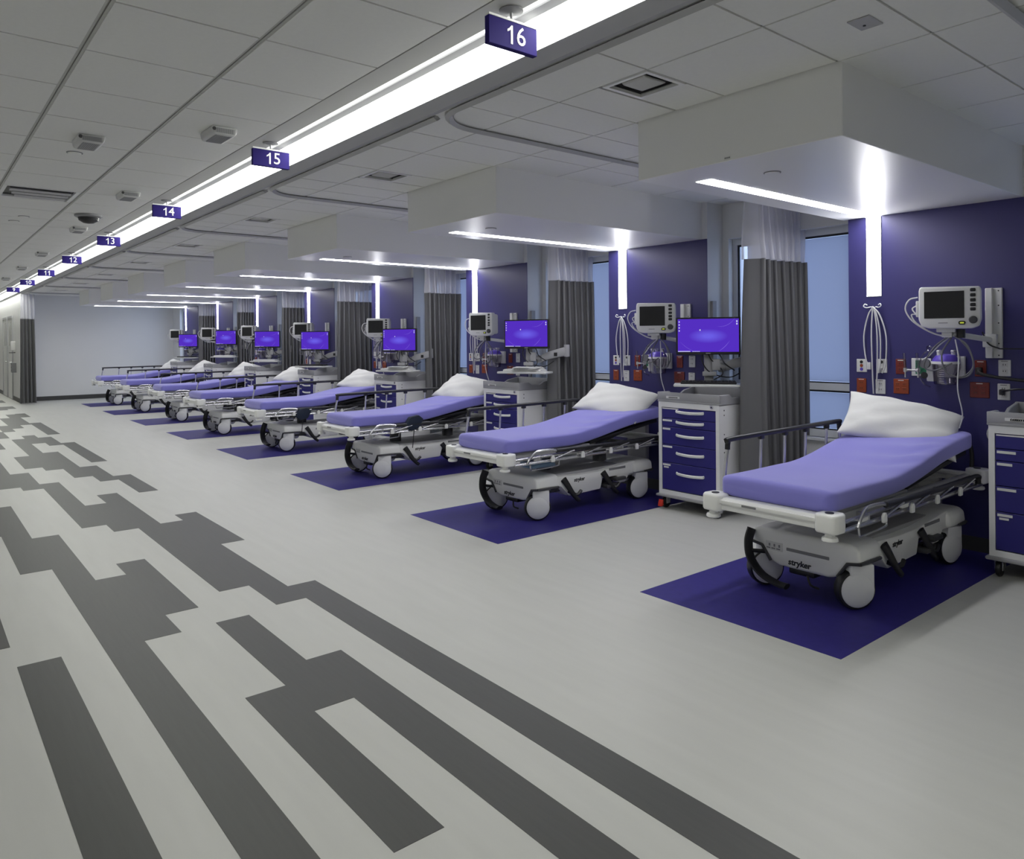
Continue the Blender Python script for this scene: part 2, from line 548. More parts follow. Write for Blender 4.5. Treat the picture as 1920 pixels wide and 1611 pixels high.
# ---- ceilings: bays
cb = struct_empty('ceiling_bays')
bm = BM(); box(bm, XSTEP + 0.01, XW + 0.2, YBACK, YEND, ZB + 0.03, ZB + 0.06); obj('plenum_back', bm, 'plenum', cb, False)
bm = BM(); box(bm, XSTEP - 0.02, XSTEP + 0.02, YBACK, YEND, ZB - 0.004, ZB + 0.12); obj('edge_trim', bm, 'trim_grey', cb, False)
bx = [XSTEP + 0.02, 2.718, 3.334, 3.944, 4.554, 5.164, 5.774, XW]
by = [1.695, 2.305, 2.915, 3.262, 3.875]
yl = sorted(y + n * D for n in range(-3, NB) for y in by if y + n * D < YEND) + [YEND]
yl = [y for y in yl if y > -4]
far_bm = BM()
g = 0.006
for i in range(len(bx) - 1):
    for j in range(len(yl) - 1):
        x0, x1, y0, y1 = bx[i] + g, bx[i + 1] - g, yl[j] + g, yl[j + 1] - g
        rel = (yl[j] - 1.695) % D
        n_ = round((yl[j] - 1.695 - rel) / D)
        under = i >= 2 and rel < 1.2                      # hidden by the soffit
        if under: continue
        if i == 1 and 0.55 < rel < 0.66 and -1 <= n_ < NB:     # the cell with the air diffuser is split in four
            xm, ym = 3.02, y0 + 0.305
            ceil_tile(cb, xm + g, x1, y0, ym - g, ZB)
            ceil_tile(cb, x0, x1, ym + g + 0.006, y1, ZB)
            continue
        if y0 < 0.5 or y0 > 17:
            box(far_bm, x0, x1, y0, y1, ZB, ZB + 0.03)
        else:
            ceil_tile(cb, x0, x1, y0, y1, ZB)
o = obj('ceiling_tiles_beyond', far_bm, 'ceiling_tile', cb, False); o['kind'] = 'stuff'
bm = BM()
for x in bx[1:-1]: box(bm, x - g - 0.002, x + g + 0.002, -4, YEND, ZB + 0.006, ZB + 0.03)
obj('main_runners', bm, 'ceiling_grid', cb, False)
bm = BM()
for y in yl: box(bm, XSTEP + 0.02, XW, y - g - 0.002, y + g + 0.002, ZB + 0.006, ZB + 0.03)
obj('cross_runners', bm, 'ceiling_grid', cb, False)

# =================================================================== LIGHTS
la = thing('linear_ceiling_light', 'long bright linear light running the length of the aisle ceiling', 'light', (2.05, 8, ZA))
lo = lambda x: x - 2.05
Y0, Y1 = YBACK - 8 + 0.02, YFAR - 8 - 0.02
bm = BM()
box(bm, lo(1.822), lo(1.958), Y0, Y1, 0.0, 0.04)
obj('ceiling_band', bm, 'ceiling_grid', la, False)
bm = BM(); box(bm, lo(1.960), lo(1.985), Y0, Y1, 0.002, 0.03); obj('narrow_lens', bm, 'slot_lens', la, False)
bm = BM(); box(bm, lo(1.99), lo(2.046), Y0, Y1, -0.004, 0.03); obj('housing', bm, 'trim_grey', la, False)
bm = BM(); prism(bm, [(lo(2.05), 0.0), (lo(2.192), -0.057), (lo(2.192), 0.03), (lo(2.05), 0.03)], 'y', Y0, Y1); obj('wide_lens', bm, 'aisle_lens', la, False)
bm = BM(); prism(bm, [(lo(2.194), -0.0575), (lo(XSTEP - 0.021), -0.0895), (lo(XSTEP - 0.021), 0.03), (lo(2.194), 0.03)], 'y', Y0, Y1); obj('edge_beam', bm, 'trim_grey', la, False)

for n in range(NB):
    t = thing('bed_light', 'L-shaped strip light running down the soffit and headwall of %s' % BAY[n], 'light', (XH, 2.6655 + n * D, ZS), group='strip lights over the beds')
    if n == 0:
        bm = BM(); box(bm, 3.64 - XH, -0.006, -0.0535, 0.0535, -0.0015, 0.0); h = obj('soffit_lens', bm, 'bay_lens', t, False)
        bm = BM(); box(bm, -0.006, 0.0, -0.0535, 0.0535, 1.818 - ZS, 0.0); v = obj('wall_lens', bm, 'bay_lens', t, False)
        bm = BM()
        box(bm, -0.007, 0.0, -0.0575, -0.0535, 1.812 - ZS, -0.004); box(bm, -0.007, 0.0, 0.0535, 0.0575, 1.812 - ZS, -0.004)
        box(bm, -0.007, 0.0, -0.0535, 0.0535, 1.812 - ZS, 1.818 - ZS)
        f = obj('lens_frame', bm, 'trim_grey', t, False)
        parts = (h, v, f)
    else:
        for p in parts: link_copy(p, t)

# =================================================================== BEDS
def make_bed():
    t = thing('stretcher_bed', '', 'hospital bed')
    ox = -1.09
    def S(bm): bmesh.ops.translate(bm, verts=bm.verts, vec=(ox, 0, 0)); return bm
    # base: middle shell and two hoods with wheel arches
    bm = BM()
    prism(bm, [(0.55, 0.345), (0.95, 0.325), (1.2, 0.325), (1.62, 0.365), (1.66, 0.365), (1.66, 0.25), (1.58, 0.25), (1.52, 0.185), (1.43, 0.185), (1.41, 0.255),
               (1.22, 0.255), (1.19, 0.165), (0.80, 0.155), (0.70, 0.25), (0.55, 0.25)], 'y', -0.305, 0.305, 0.012)
    obj('base_shell', S(bm), 'bed_white', t)
    hp = [(-0.29, 0.362), (-0.328, 0.338), (-0.335, 0.258), (-0.262, 0.252), (-0.20, 0.165), (-0.15, 0.148), (0.15, 0.148), (0.20, 0.165), (0.262, 0.252), (0.335, 0.258), (0.328, 0.338), (0.29, 0.362)]
    for x0, x1 in ((0.40, 0.66), (1.62, 1.88)):
        bm = BM(); prism(bm, hp, 'x', x0, x1, 0.022, 3); h = obj('base_hood', S(bm), 'bed_white', t)
        for s in (-1, 1):
            tb = BM()
            pth = [(0, s * 0.335, 0.27), (0, s * 0.262, 0.258), (0, s * 0.205, 0.175)]
            xx = x0 + 0.004 if x0 < 1 else x1 - 0.004
            tube(tb, [(xx, p[1], p[2] - 0.006) for p in pth], 0.010, 6)
            tube(tb, [(xx, s * 0.335, 0.264), (x0 + 0.13, s * 0.338, 0.262), (x0 + 0.25, s * 0.33, 0.255)], 0.010, 6)
            obj('arch_trim', S(tb), 'dark_grey', h)
    bm = BM(); box(bm, 0.396, 0.402, -0.16, 0.10, 0.250, 0.268, 0.002, 1); obj('hood_stripe', S(bm), 'mid_grey', t, False)
    bm = BM(); box(bm, 0.397, 0.401, 0.125, 0.235, 0.235, 0.285, 0.001, 1); obj('instruction_sticker', S(bm), 'outlet_white', t, False)
    bm = BM()
    for k in range(3): box(bm, 0.3955, 0.398, 0.14 + k * 0.032, 0.164 + k * 0.032, 0.243, 0.250); box(bm, 0.3955, 0.398, 0.14 + k * 0.032, 0.150 + k * 0.032, 0.257, 0.273)
    obj('sticker_marks', S(bm), 'mid_grey', t, False)
    text_mesh('lettering', 'stryker', 0.048, 'black_plastic', t, (0.3985 + ox, 0.02, 0.188), (R(90), 0, R(-90)), 0.0012, shear=0.12, offset=0.0012)
    text_mesh('side_lettering', 'stryker', 0.045, 'black_plastic', t, (0.92 + ox, -0.3065, 0.285), (R(90), 0, 0), 0.001, shear=0.12, offset=0.001)
    bm = BM(); box(bm, 1.3, 1.52, -0.309, -0.303, 0.315, 0.335, 0.002, 1); obj('side_stripe', S(bm), 'mid_grey', t, False)
    bm = BM(); box(bm, 0.62, 1.60, -0.25, 0.25, 0.32, 0.352, 0.01); obj('base_tray', S(bm), 'bed_grey', t)
    bm = BM(); box(bm, 0.45, 1.84, -0.24, 0.24, 0.19, 0.26, 0.02); obj('chassis', S(bm), 'dark_grey', t)
    # wheels
    for x in (0.455, 1.72):
        for s in (-1, 1):
            y = s * 0.275
            bm = BM(); lathe(bm, [(0.09, -0.032), (0.106, -0.028), (0.11, -0.014), (0.11, 0.014), (0.106, 0.028), (0.09, 0.032)], (x, y, 0.11), 'y', 32)
            sw = R(-33 if x < 1 else -15)
            def SW(bm, x=x, y=y, sw=sw):
                bmesh.ops.rotate(bm, verts=bm.verts, cent=(x, y, 0), matrix=Matrix.Rotation(sw, 3, 'Z'))
                return S(bm)
            wh = obj('wheel', SW(bm), 'black_plastic', t)
            bm = BM()
            lathe(bm, [(0.03, -0.046), (0.08, -0.044), (0.095, -0.034), (0.095, 0.034), (0.08, 0.044), (0.03, 0.046)], (x, y, 0.11), 'y', 32)
            obj('wheel_cover', SW(bm), 'wheel_white', wh)
            bm = BM()
            a = [(x + 0.097 * math.cos(R(q)), 0.11 + 0.097 * math.sin(R(q))) for q in range(-40, 121, 10)]
            a = [q for q in a if q[0] < x + 0.08 or q[1] < 0.13]
            a = [q for q in a if q[0] > x + 0.06 and q[1] < 0.14] + [(x + 0.095, 0.25), (x - 0.04, 0.25), (x - 0.045, 0.19)]
            a = [(x + 0.03, 0.06)] + a
            prism(bm, a, 'y', y - 0.04, y + 0.04, 0.008, 2)
            obj('caster_housing', SW(bm), 'wheel_white', wh)
    # pedals
    bm = BM()
    tube(bm, [(0.375, 0.315, 0.345), (0.345, 0.318, 0.27), (0.325, 0.29, 0.18), (0.315, 0.21, 0.105), (0.315, 0.11, 0.072), (0.318, 0.05, 0.068)], 0.031, 10, 6, (0.5, 1.15))
    tube(bm, [(0.345, 0.30, 0.22), (0.42, 0.24, 0.21)], 0.012, 8)
    obj('brake_pedal', S(bm), 'black_plastic', t)
    for x in (0.745, 1.235):
        bm = BM()
        tube(bm, [(x - 0.03, -0.318, 0.315), (x, -0.330, 0.27), (x + 0.05, -0.345, 0.19), (x + 0.10, -0.352, 0.135), (x + 0.13, -0.352, 0.115)], 0.028, 8, 4, (0.4, 1.0), r_end=0.016)
        tube(bm, [(x + 0.04, -0.30, 0.20), (x + 0.10, -0.35, 0.17), (x + 0.15, -0.352, 0.20)], 0.014, 6, 3)
        obj('side_pedal', S(bm), 'black_plastic', t)
    bm = BM(); box(bm, 1.23, 1.40, -0.35, -0.24, 0.165, 0.20, 0.012); box(bm, 1.36, 1.5, -0.34, -0.25, 0.215, 0.245, 0.01); obj('pump_pedal', S(bm), 'dark_grey', t)
    bm = BM(); box(bm, 0.42, 0.62, -0.06, 0.10, 0.115, 0.155, 0.01); tube(bm, [(0.40, -0.03, 0.13), (0.38, -0.06, 0.09), (0.40, -0.10, 0.075)], 0.007, 6, 3); obj('steering_link', S(bm), 'black_plastic', t)
    # lift columns
    for x in (0.78, 1.5):
        bm = BM(); cyl(bm, (x, 0, 0.30), (x, 0, 0.46), 0.065, seg=20); cyl(bm, (x, 0, 0.42), (x, 0, 0.53), 0.05, seg=20); obj('lift_column', S(bm), 'dark_grey', t)
        bm = BM(); box(bm, x - 0.09, x + 0.09, -0.16, 0.16, 0.49, 0.53, 0.01); obj('column_head', S(bm), 'mid_grey', t)
    # litter
    bm = BM()
    for s in (-1, 1):
        box(bm, 0.06, 2.02, s * 0.30 - 0.02, s * 0.30 + 0.02, 0.515, 0.565, 0.006)
    for x in (0.25, 0.7, 1.15, 1.6, 1.98): box(bm, x - 0.02, x + 0.02, -0.29, 0.29, 0.52, 0.55, 0.004)
    obj('litter_frame', S(bm), 'bed_grey', t)
    bm = BM(); box(bm, 0.10, 1.05, -0.31, 0.31, 0.566, 0.585, 0.004); obj('litter_deck', S(bm), 'bed_grey', t)
    bm = BM(); box(bm, 1.06, 2.0, -0.30, 0.30, 0.575, 0.605, 0.006, rot=Matrix.Rotation(-R(7.5), 4, 'Y'), about=(1.06, 0, 0.585)); obj('backrest_panel', S(bm), 'black_plastic', t)
    for s in (-1, 1):
        bm = BM(); tube(bm, [(1.25, s * 0.2, 0.555), (1.75, s * 0.2, 0.66)], 0.014, 8)
        obj('backrest_strut', S(bm), 'dark_metal', t)
    # foot bar: profile across
    bm = BM()
    prism(bm, [(0.02, 0.515), (0.02, 0.572), (0.035, 0.585), (0.10, 0.585), (0.10, 0.515)], 'y', -0.335, 0.335, 0.005)
    box(bm, 0.008, 0.022, -0.30, 0.30, 0.552, 0.574, 0.004)
    obj('foot_bar', S(bm), 'bed_white', t)
    bm = BM(); box(bm, 0.006, 0.009, 0.05, 0.14, 0.556, 0.568); obj('foot_label', S(bm), 'mid_grey', t, False)
    for x, s in ((0.055, -1), (0.055, 1), (2.05, -1), (2.05, 1)):
        bm = BM()
        prism(bm, [(-0.065, -0.05), (-0.055, 0.05), (-0.02, 0.068), (0.05, 0.06), (0.075, 0.03), (0.075, -0.045), (0.03, -0.068), (-0.04, -0.066)], 'z', 0.502, 0.600, 0.016, 3)
        bmesh.ops.translate(bm, verts=bm.verts, vec=(x, s * 0.345, 0))
        b = obj('corner_bumper', S(bm), 'bed_white', t)
        bm = BM(); lathe(bm, [(0.022, 0.505), (0.026, 0.484), (0.038, 0.480), (0.041, 0.472), (0.041, 0.464), (0.035, 0.459)], (x - 0.01, s * 0.352, 0)); obj('roller_bumper', S(bm), 'bed_white', b)
        bm = BM(); lathe(bm, [(0.022, 0.6), (0.022, 0.6035), (0.012, 0.6037)], (x, s * 0.345, 0)); obj('pole_socket', S(bm), 'black_plastic', b)
    bm = BM()
    box(bm, 2.0, 2.06, -0.33, 0.33, 0.51, 0.57, 0.008)
    obj('head_bar', S(bm), 'bed_white', t)
    bm = BM()
    for s in (-1, 1):
        tube(bm, [(2.07, s * 0.30, 0.56), (2.09, s * 0.30, 0.68), (2.11, s * 0.27, 0.76), (2.12, s * 0.18, 0.79)], 0.014, 8, 4)
    obj('push_handle', S(bm), 'black_plastic', t)
    # long side bars
    for s in (-1, 1):
        bm = BM()
        tube(bm, [(0.11, s * 0.375, 0.545), (1.99, s * 0.375, 0.545)], 0.011, 8)
        tube(bm, [(0.11, s * 0.385, 0.505), (1.99, s * 0.385, 0.505)], 0.013, 8)
        for x in (0.4, 0.9, 1.4, 1.8): box(bm, x - 0.012, x + 0.012, s * 0.345 - 0.04, s * 0.345 + 0.04, 0.50, 0.555, 0.003, 1)
        obj('side_bar', S(bm), 'steel', t)
    # raised rail on the far side
    y = 0.40
    bm = BM()
    tube(bm, [(0.255, y, 0.825), (0.262, y, 0.868), (0.30, y, 0.885), (0.9, y, 0.89), (1.57, y, 0.895), (1.615, y, 0.88), (1.625, y, 0.83)], 0.0165, 10, 5)
    for x in (0.62, 0.90, 1.16, 1.44): box(bm, x - 0.022, x + 0.022, y - 0.013, y + 0.013, 0.855, 0.89, 0.006)
    rail = obj('raised_side_rail', S(bm), 'black_plastic', t)
    for x, xb in ((0.62, 0.60), (0.90, 0.88), (1.16, 1.14), (1.44, 1.42)):
        bm = BM(); tube(bm, [(xb, y, 0.55), (x, y, 0.87)], 0.009, 8); obj('rail_post', S(bm), 'steel', rail)
    bm = BM(); tube(bm, [(0.215, y, 0.55), (0.225, y, 0.66), (0.24, y, 0.76), (0.258, y, 0.84)], 0.011, 8, 4); obj('rail_end_post', S(bm), 'steel', rail)
    bm = BM(); tube(bm, [(1.622, y, 0.55), (1.624, y, 0.84)], 0.011, 8); obj('rail_end_post', S(bm), 'steel', rail)
    # lowered rail on the near side
    y = -0.40
    bm = BM()
    tube(bm, [(0.56, y, 0.578), (0.9, y - 0.005, 0.575), (1.3, y - 0.005, 0.572), (1.86, y, 0.572), (1.90, y, 0.55), (1.90, y, 0.52)], 0.0175, 10, 5)
    low = obj('lowered_side_rail', S(bm), 'black_plastic', t)
    bm = BM(); tube(bm, [(0.24, y, 0.505), (0.265, y, 0.54), (0.33, y, 0.588), (0.40, y, 0.597), (0.50, y, 0.592), (0.57, y, 0.578)], 0.010, 8, 5); obj('rail_end_post', S(bm), 'steel', low)
    for x in (0.50, 0.85, 1.20, 1.55):
        bm = BM(); tube(bm, [(x, y - 0.012, 0.515), (x + 0.25, y - 0.012, 0.568)], 0.009, 8); obj('rail_post', S(bm), 'steel', low)
        bm = BM(); prism(bm, [(x - 0.02, 0.495), (x - 0.022, 0.53), (x - 0.008, 0.548), (x + 0.01, 0.548), (x + 0.02, 0.53), (x + 0.018, 0.495)], 'y', y - 0.028, y - 0.012, 0.003, 1); obj('rail_clip', S(bm), 'bed_white', low)
    bm = BM()
    tube(bm, [(0.28, -0.385, 0.50), (0.29, -0.385, 0.455), (0.33, -0.385, 0.445), (0.58, -0.385, 0.452), (0.60, -0.385, 0.47), (0.61, -0.385, 0.505)], 0.006, 6, 3)
    obj('drainage_bag_rail', S(bm), 'steel', t)
    # mattress under a fitted sheet
    bm = BM()
    L0, L1, HW, TH = 0.075, 2.02, 0.345, 0.125
    def ztop(x):
        u = max(0.0, min(1.0, (x - 0.75) / 1.1))
        return 0.705 + 0.135 * (u * u * (3 - 2 * u)) + (0.02 * max(0, x - 1.75) / 0.27)
    NX, NC = 96, 56
    rings = []
    for i in range(NX + 1):
        f = i / NX
        f = f - 0.115 * math.sin(2 * PI * f)
        x = L0 + (L1 - L0) * f
        e = min(f, 1 - f) * (L1 - L0)
        rr = 0.045
        ins = rr - math.sqrt(max(0, rr * rr - (rr - min(e, rr)) ** 2))
        zt = ztop(x) - ins
        zb = ztop(x) - TH + ins
        rp = 0.085
        hw = HW - (rp - math.sqrt(max(0, rp * rp - (rp - min(e + 0.004, rp)) ** 2))) * 0.8
        rc = 0.034
        ring = []
        for k in range(NC):
            a = 2 * PI * k / NC
            ca_, sa_ = math.cos(a), math.sin(a)
            p = 0.30
            yy = hw * math.copysign(abs(ca_) ** p, ca_)
            zz = (zt + zb) / 2 + (zt - zb) / 2 * math.copysign(abs(sa_) ** p, sa_)
            if sa_ > -0.1:
                m = max(0, min(1, (x - 0.85) / 0.4)) * max(0, min(1, (1.75 - x) / 0.2))
                q = x * 0.62 + yy * 0.75
                fold = math.sin(q * 40 + 1.7 * math.sin(yy * 9)) * 0.5 + abs(math.sin(q * 17 + 2.0 + yy * 3)) * 0.9 - 0.5
                side = max(0, min(1, (0.12 - yy) / 0.35))
                zz += 0.013 * fold * m * side * max(0, sa_ + 0.1)
                zz += 0.002 * math.sin(x * 9 + yy * 5) * max(0, sa_)
            xx = x
            ring.append(bm.verts.new((xx, yy, zz)))
        rings.append(ring)
    for i in range(NX):
        for k in range(NC):
            bm.faces.new((rings[i][k], rings[i][(k + 1) % NC], rings[i + 1][(k + 1) % NC], rings[i + 1][k]))
    bm.faces.new(rings[0]); bm.faces.new(rings[-1])
    bmesh.ops.recalc_face_normals(bm, faces=bm.faces)
    m = obj('mattress', S(bm), 'sheet', t, ang=60)
    # monitor cabinet behind the backrest
    bm = BM(); box(bm, 2.06, 2.12, -0.10, 0.14, 0.30, 0.74, 0.012); obj('head_upright', S(bm), 'bed_grey', t)
    return t
BX, BY = 3.60 + 1.09, 2.265
bed_off = [(0, 0, 0), (0.0, 0.09, 1.0), (-0.03, 0.02, 0), (-0.02, 0.06, -0.6), (-0.05, -0.02, 0.5), (0.02, 0.0, -0.5), (-0.03, 0.0, 0), (-0.06, -0.06, 0.6)]
bed_note = ['nearest of the row, on the largest purple inlay', 'second in the row, cart with red tab at its head', 'third in the row, dark cuff on its near rail',
            'fourth in the row, dark cuff hanging near its foot', 'fifth in the row from the camera', 'sixth in the row from the camera', 'seventh in the row, next to last', 'farthest of the row, by the end wall']
bed0 = make_bed()
beds = []
for n in range(NB):
    dx, dy, rz = bed_off[n]
    loc = (BX + dx, BY + dy + n * D, 0.0015)
    lab = 'violet-sheeted stretcher bed ' + bed_note[n]
    if n == 0:
        bed0.location = loc; bed0.rotation_euler = (0, 0, R(rz)); bed0['label'] = lab; bed0['group'] = 'stretcher beds along the wall'
        beds.append(bed0)
    else:
        beds.append(dup(bed0, loc, R(rz), lab))

# ---- pillows
def pillow_mesh(seed, drop=0.0):
    rnd = random.Random(seed)
    bm = BM()
    NU, NV = 34, 24
    LX, LY, T = 0.735, 0.47, 0.16
    ph = [rnd.uniform(0, 6.28) for _ in range(6)]
    def pt(u, v, s):
        cu, cv = 1 - u * u, 1 - v * v
        x = u * LX / 2 * (1 - 0.07 * (1 - v * v)) 
        y = v * LY / 2 * (1 - 0.09 * (1 - u * u))
        th = T / 2 * (max(0, cu) ** 0.42) * (max(0, cv) ** 0.42)
        wr = 0.008 * math.sin(5 * u + ph[0] + 2 * v) * math.sin(3.3 * v + ph[1]) + 0.007 * math.sin(11 * u * v + ph[2]) + 0.005 * math.sin(7 * u - 9 * v + ph[3])
        wr *= (cu * cv) ** 0.3 if cu > 0 and cv > 0 else 0
        z = s * (th + wr * (1 if s > 0 else 0.3))
        z -= 0.035 * abs(u) ** 3 * (1 if u > 0 else 0.3)       # sags at the sides
        return (x, y, z)
    grid = {}
    for s in (1, -1):
        for i in range(NU + 1):
            for j in range(NV + 1):
                u, v = -math.cos(PI * i / NU), -math.cos(PI * j / NV)
                edge = i in (0, NU) or j in (0, NV)
                if edge and s == -1: grid[(s, i, j)] = grid[(1, i, j)]
                else: grid[(s, i, j)] = bm.verts.new(pt(u, v, s))
        for i in range(NU):
            for j in range(NV):
                q = [grid[(s, i, j)], grid[(s, i + 1, j)], grid[(s, i + 1, j + 1)], grid[(s, i, j + 1)]]
                bm.faces.new(q if s > 0 else q[::-1])
    bmesh.ops.recalc_face_normals(bm, faces=bm.faces)
    return bm
pil_n = ['on the %s bed of the row' % q for q in ORD]
for n in range(NB):
    bm = pillow_mesh(20 + n)
    p = obj('pillow', bm, 'pillow', ang=70)
    tag(p, 'white cotton pillow ' + pil_n[n], 'pillow', 'pillows at the head of the beds')
    dx, dy, rz = bed_off[n]
    yaw = [20, 8, 4, 10, 6, 12, 8, 5][n]
    tilt = [31, 30, 34, 30, 28, 38, 38, 36][n]
    xa = Vector((math.sin(R(yaw)), -math.cos(R(yaw)), [-0.19, -0.12, -0.12, -0.14, -0.1, -0.12, -0.12, -0.1][n])).normalized()
    up = Vector((math.cos(R(tilt)), 0, math.sin(R(tilt))))
    ya = (up - xa * up.dot(xa)).normalized()
    za = xa.cross(ya)
    if za.z < 0: za = -za
    M_ = Matrix((xa, ya, za)).transposed().to_4x4()
    M_.translation = (5.345 + dx, 2.29 + dy + n * D, 0.908)
    p.matrix_world = M_

# =================================================================== CARTS
def make_cart():
    t = thing('supply_cart', '', 'cart')
    # local: x 0 (front) .. 0.53 (back), y -0.32 .. 0.32 (+ is the far side)
    Wd, Dp = 0.318, 0.52
    bm = BM()
    box(bm, 0.012, Dp, -Wd, Wd, 0.13, 0.145, 0.003, 1)
    box(bm, 0.02, Dp, -Wd, -Wd + 0.012, 0.145, 0.945); box(bm, 0.02, Dp, Wd - 0.012, Wd, 0.145, 0.945)
    box(bm, Dp - 0.012, Dp, -Wd + 0.012, Wd - 0.012, 0.145, 0.945)
    box(bm, 0.02, Dp - 0.012, -Wd + 0.012, Wd - 0.012, 0.93, 0.945)
    box(bm, 0.0, 0.02, -Wd, -Wd + 0.034, 0.13, 0.945); box(bm, 0.0, 0.02, Wd - 0.034, Wd, 0.13, 0.945)
    box(bm, 0.0, 0.02, -Wd + 0.034, Wd - 0.034, 0.897, 0.945); box(bm, 0.0, 0.02, -Wd + 0.034, Wd - 0.034, 0.13, 0.168)
    obj('cabinet_body', bm, 'cart_white', t, False)
    zs = [0.894, 0.802, 0.727, 0.571, 0.411, 0.172]
    for i in range(5):
        z1, z0 = zs[i] - 0.002, zs[i + 1] + 0.002
        bm = BM(); box(bm, 0.002, 0.30, -Wd + 0.036, Wd - 0.036, z0, z1, 0.003, 1)
        d = obj('drawer', bm, 'drawer_blue', t, False)
        zc = z1 - 0.030 if i < 2 else z1 - min(0.085, (z1 - z0) * 0.45)
        bm = BM()
        tube(bm, [(0.004, 0.12, zc + 0.006), (-0.012, 0.11, zc + 0.004), (-0.022, 0.05, zc), (-0.024, -0.02, zc - 0.002), (-0.022, -0.09, zc), (-0.012, -0.15, zc + 0.004), (0.004, -0.16, zc + 0.006)], 0.013, 8, 3, (0.55, 1.0))
        obj('handle', bm, 'bed_white', d)
        bm = BM()
        if i == 0: box(bm, -0.001, 0.002, 0.10, 0.275, z1 - 0.010, z1 - 0.001)
        else: box(bm, -0.001, 0.002, 0.19 - 0.02 * (i % 2), 0.272, z1 - 0.026, z1 - 0.010)
        if i == 4: box(bm, -0.001, 0.002, 0.21, 0.262, z1 - 0.046, z1 - 0.033)
        obj('drawer_label', bm, 'paper', d, False)
    # top tray with raised rim
    bm = BM()
    box(bm, -0.006, Dp + 0.01, -Wd - 0.008, Wd + 0.008, 0.945, 0.962, 0.004, 1)
    rim = 1.03
    box(bm, -0.006, 0.018, -Wd - 0.008, Wd + 0.008, 0.96, rim, 0.005, 2)
    box(bm, Dp - 0.014, Dp + 0.01, -Wd - 0.008, Wd + 0.008, 0.96, rim + 0.03, 0.005, 2)
    for s in (-1, 1):
        ya, yb = (s * Wd + 0.008 * s, s * Wd - 0.016 * s)
        prism(bm, [(0.0, 0.955), (0.0, rim - 0.001), (0.14, rim - 0.001), (0.18, rim - 0.03), (0.30, rim - 0.03), (0.36, rim), (Dp, rim + 0.028), (Dp, 0.955)], 'y', min(ya, yb), max(ya, yb), 0.004, 1)
    obj('top_tray', bm, 'tray_grey', t)
    bm = BM(); box(bm, -0.0095, -0.006, 0.08, 0.225, 0.977, 0.997, 0.001, 1); obj('name_plate', bm, 'paper', t, False)
    bm = BM()
    for k in range(9): box(bm, -0.0105, -0.0092, 0.10 + k * 0.011, 0.107 + k * 0.011, 0.981, 0.992)
    obj('name_letters', bm, 'black_plastic', t, False)
    bm = BM(); lathe(bm, [(0.016, -0.004), (0.016, 0.0), (0.008, 0.0)], (0, -0.245, 0.925), 'x'); obj('lock', bm, 'steel', t)
    bm = BM(); lathe(bm, [(0.007, -0.006), (0.007, -0.001)], (0, -0.245, 0.925), 'x', 10); obj('keyhole', bm, 'black_plastic', t)
    bm = BM()
    for z in (0.90, 0.86, 0.70, 0.55, 0.40): lathe(bm, [(0.006, -Wd - 0.0015), (0.006, -Wd + 0.001)], (0.07, 0, z), 'y', 8)
    obj('side_rivets', bm, 'dark_grey', t)
    # bumper frame and casters
    bm = BM(); box(bm, -0.03, Dp + 0.02, -Wd - 0.015, Wd + 0.015, 0.108, 0.13, 0.008); obj('bumper_base', bm, 'tray_grey', t)
    for x in (0.04, Dp - 0.05):
        for s in (-1, 1):
            y = s * (Wd - 0.045)
            bm = BM(); lathe(bm, [(0.03, -0.013), (0.047, -0.012), (0.05, 0.0), (0.047, 0.012), (0.03, 0.013)], (x, y, 0.05), 'y', 18); cst = obj('caster', bm, 'black_plastic', t)
            bm = BM(); box(bm, x - 0.02, x + 0.035, y - 0.024, y - 0.016, 0.04, 0.105, 0.002, 1); box(bm, x - 0.02, x + 0.035, y + 0.016, y + 0.024, 0.04, 0.105, 0.002, 1); box(bm, x - 0.02, x + 0.035, y - 0.024, y + 0.024, 0.098, 0.109); obj('caster_fork', bm, 'steel', cst)
    return t
def red_tab(t):
    Wd = 0.318
    bm = BM(); prism(bm, [(-0.048, 0.022), (-0.042, 0.055), (-0.03, 0.082), (-0.022, 0.078), (-0.022, 0.03)], 'y', Wd - 0.066, Wd - 0.022, 0.002, 1); obj('brake_tab', bm, 'red', t)
cart_x = [5.25, 5.196, 5.20, 5.196, 5.16, 5.165, 5.17, 5.14]
cart0 = make_cart()
cart_n = ['cut by the right edge of the view'] + ['in %s' % q for q in BAY[1:]]
for n in range(NB):
    loc = (cart_x[n], 1.402 + n * D, 0)
    lab = 'white supply cart with blue drawers ' + cart_n[n]
    if n == 0: cart0.location = loc; cart0['label'] = lab; cart0['group'] = 'drawer carts between the beds'
    else:
        c = dup(cart0, loc, 0, lab)
        if n == 1: red_tab(c)
text_mesh('name_lettering', 'DETECTO', 0.020, 'black_plastic', [o for o in C.objects if o.name.startswith('supply_cart')][0], (-0.0105, 0.15, 0.987), (R(90), 0, R(-90)), 0.0008)

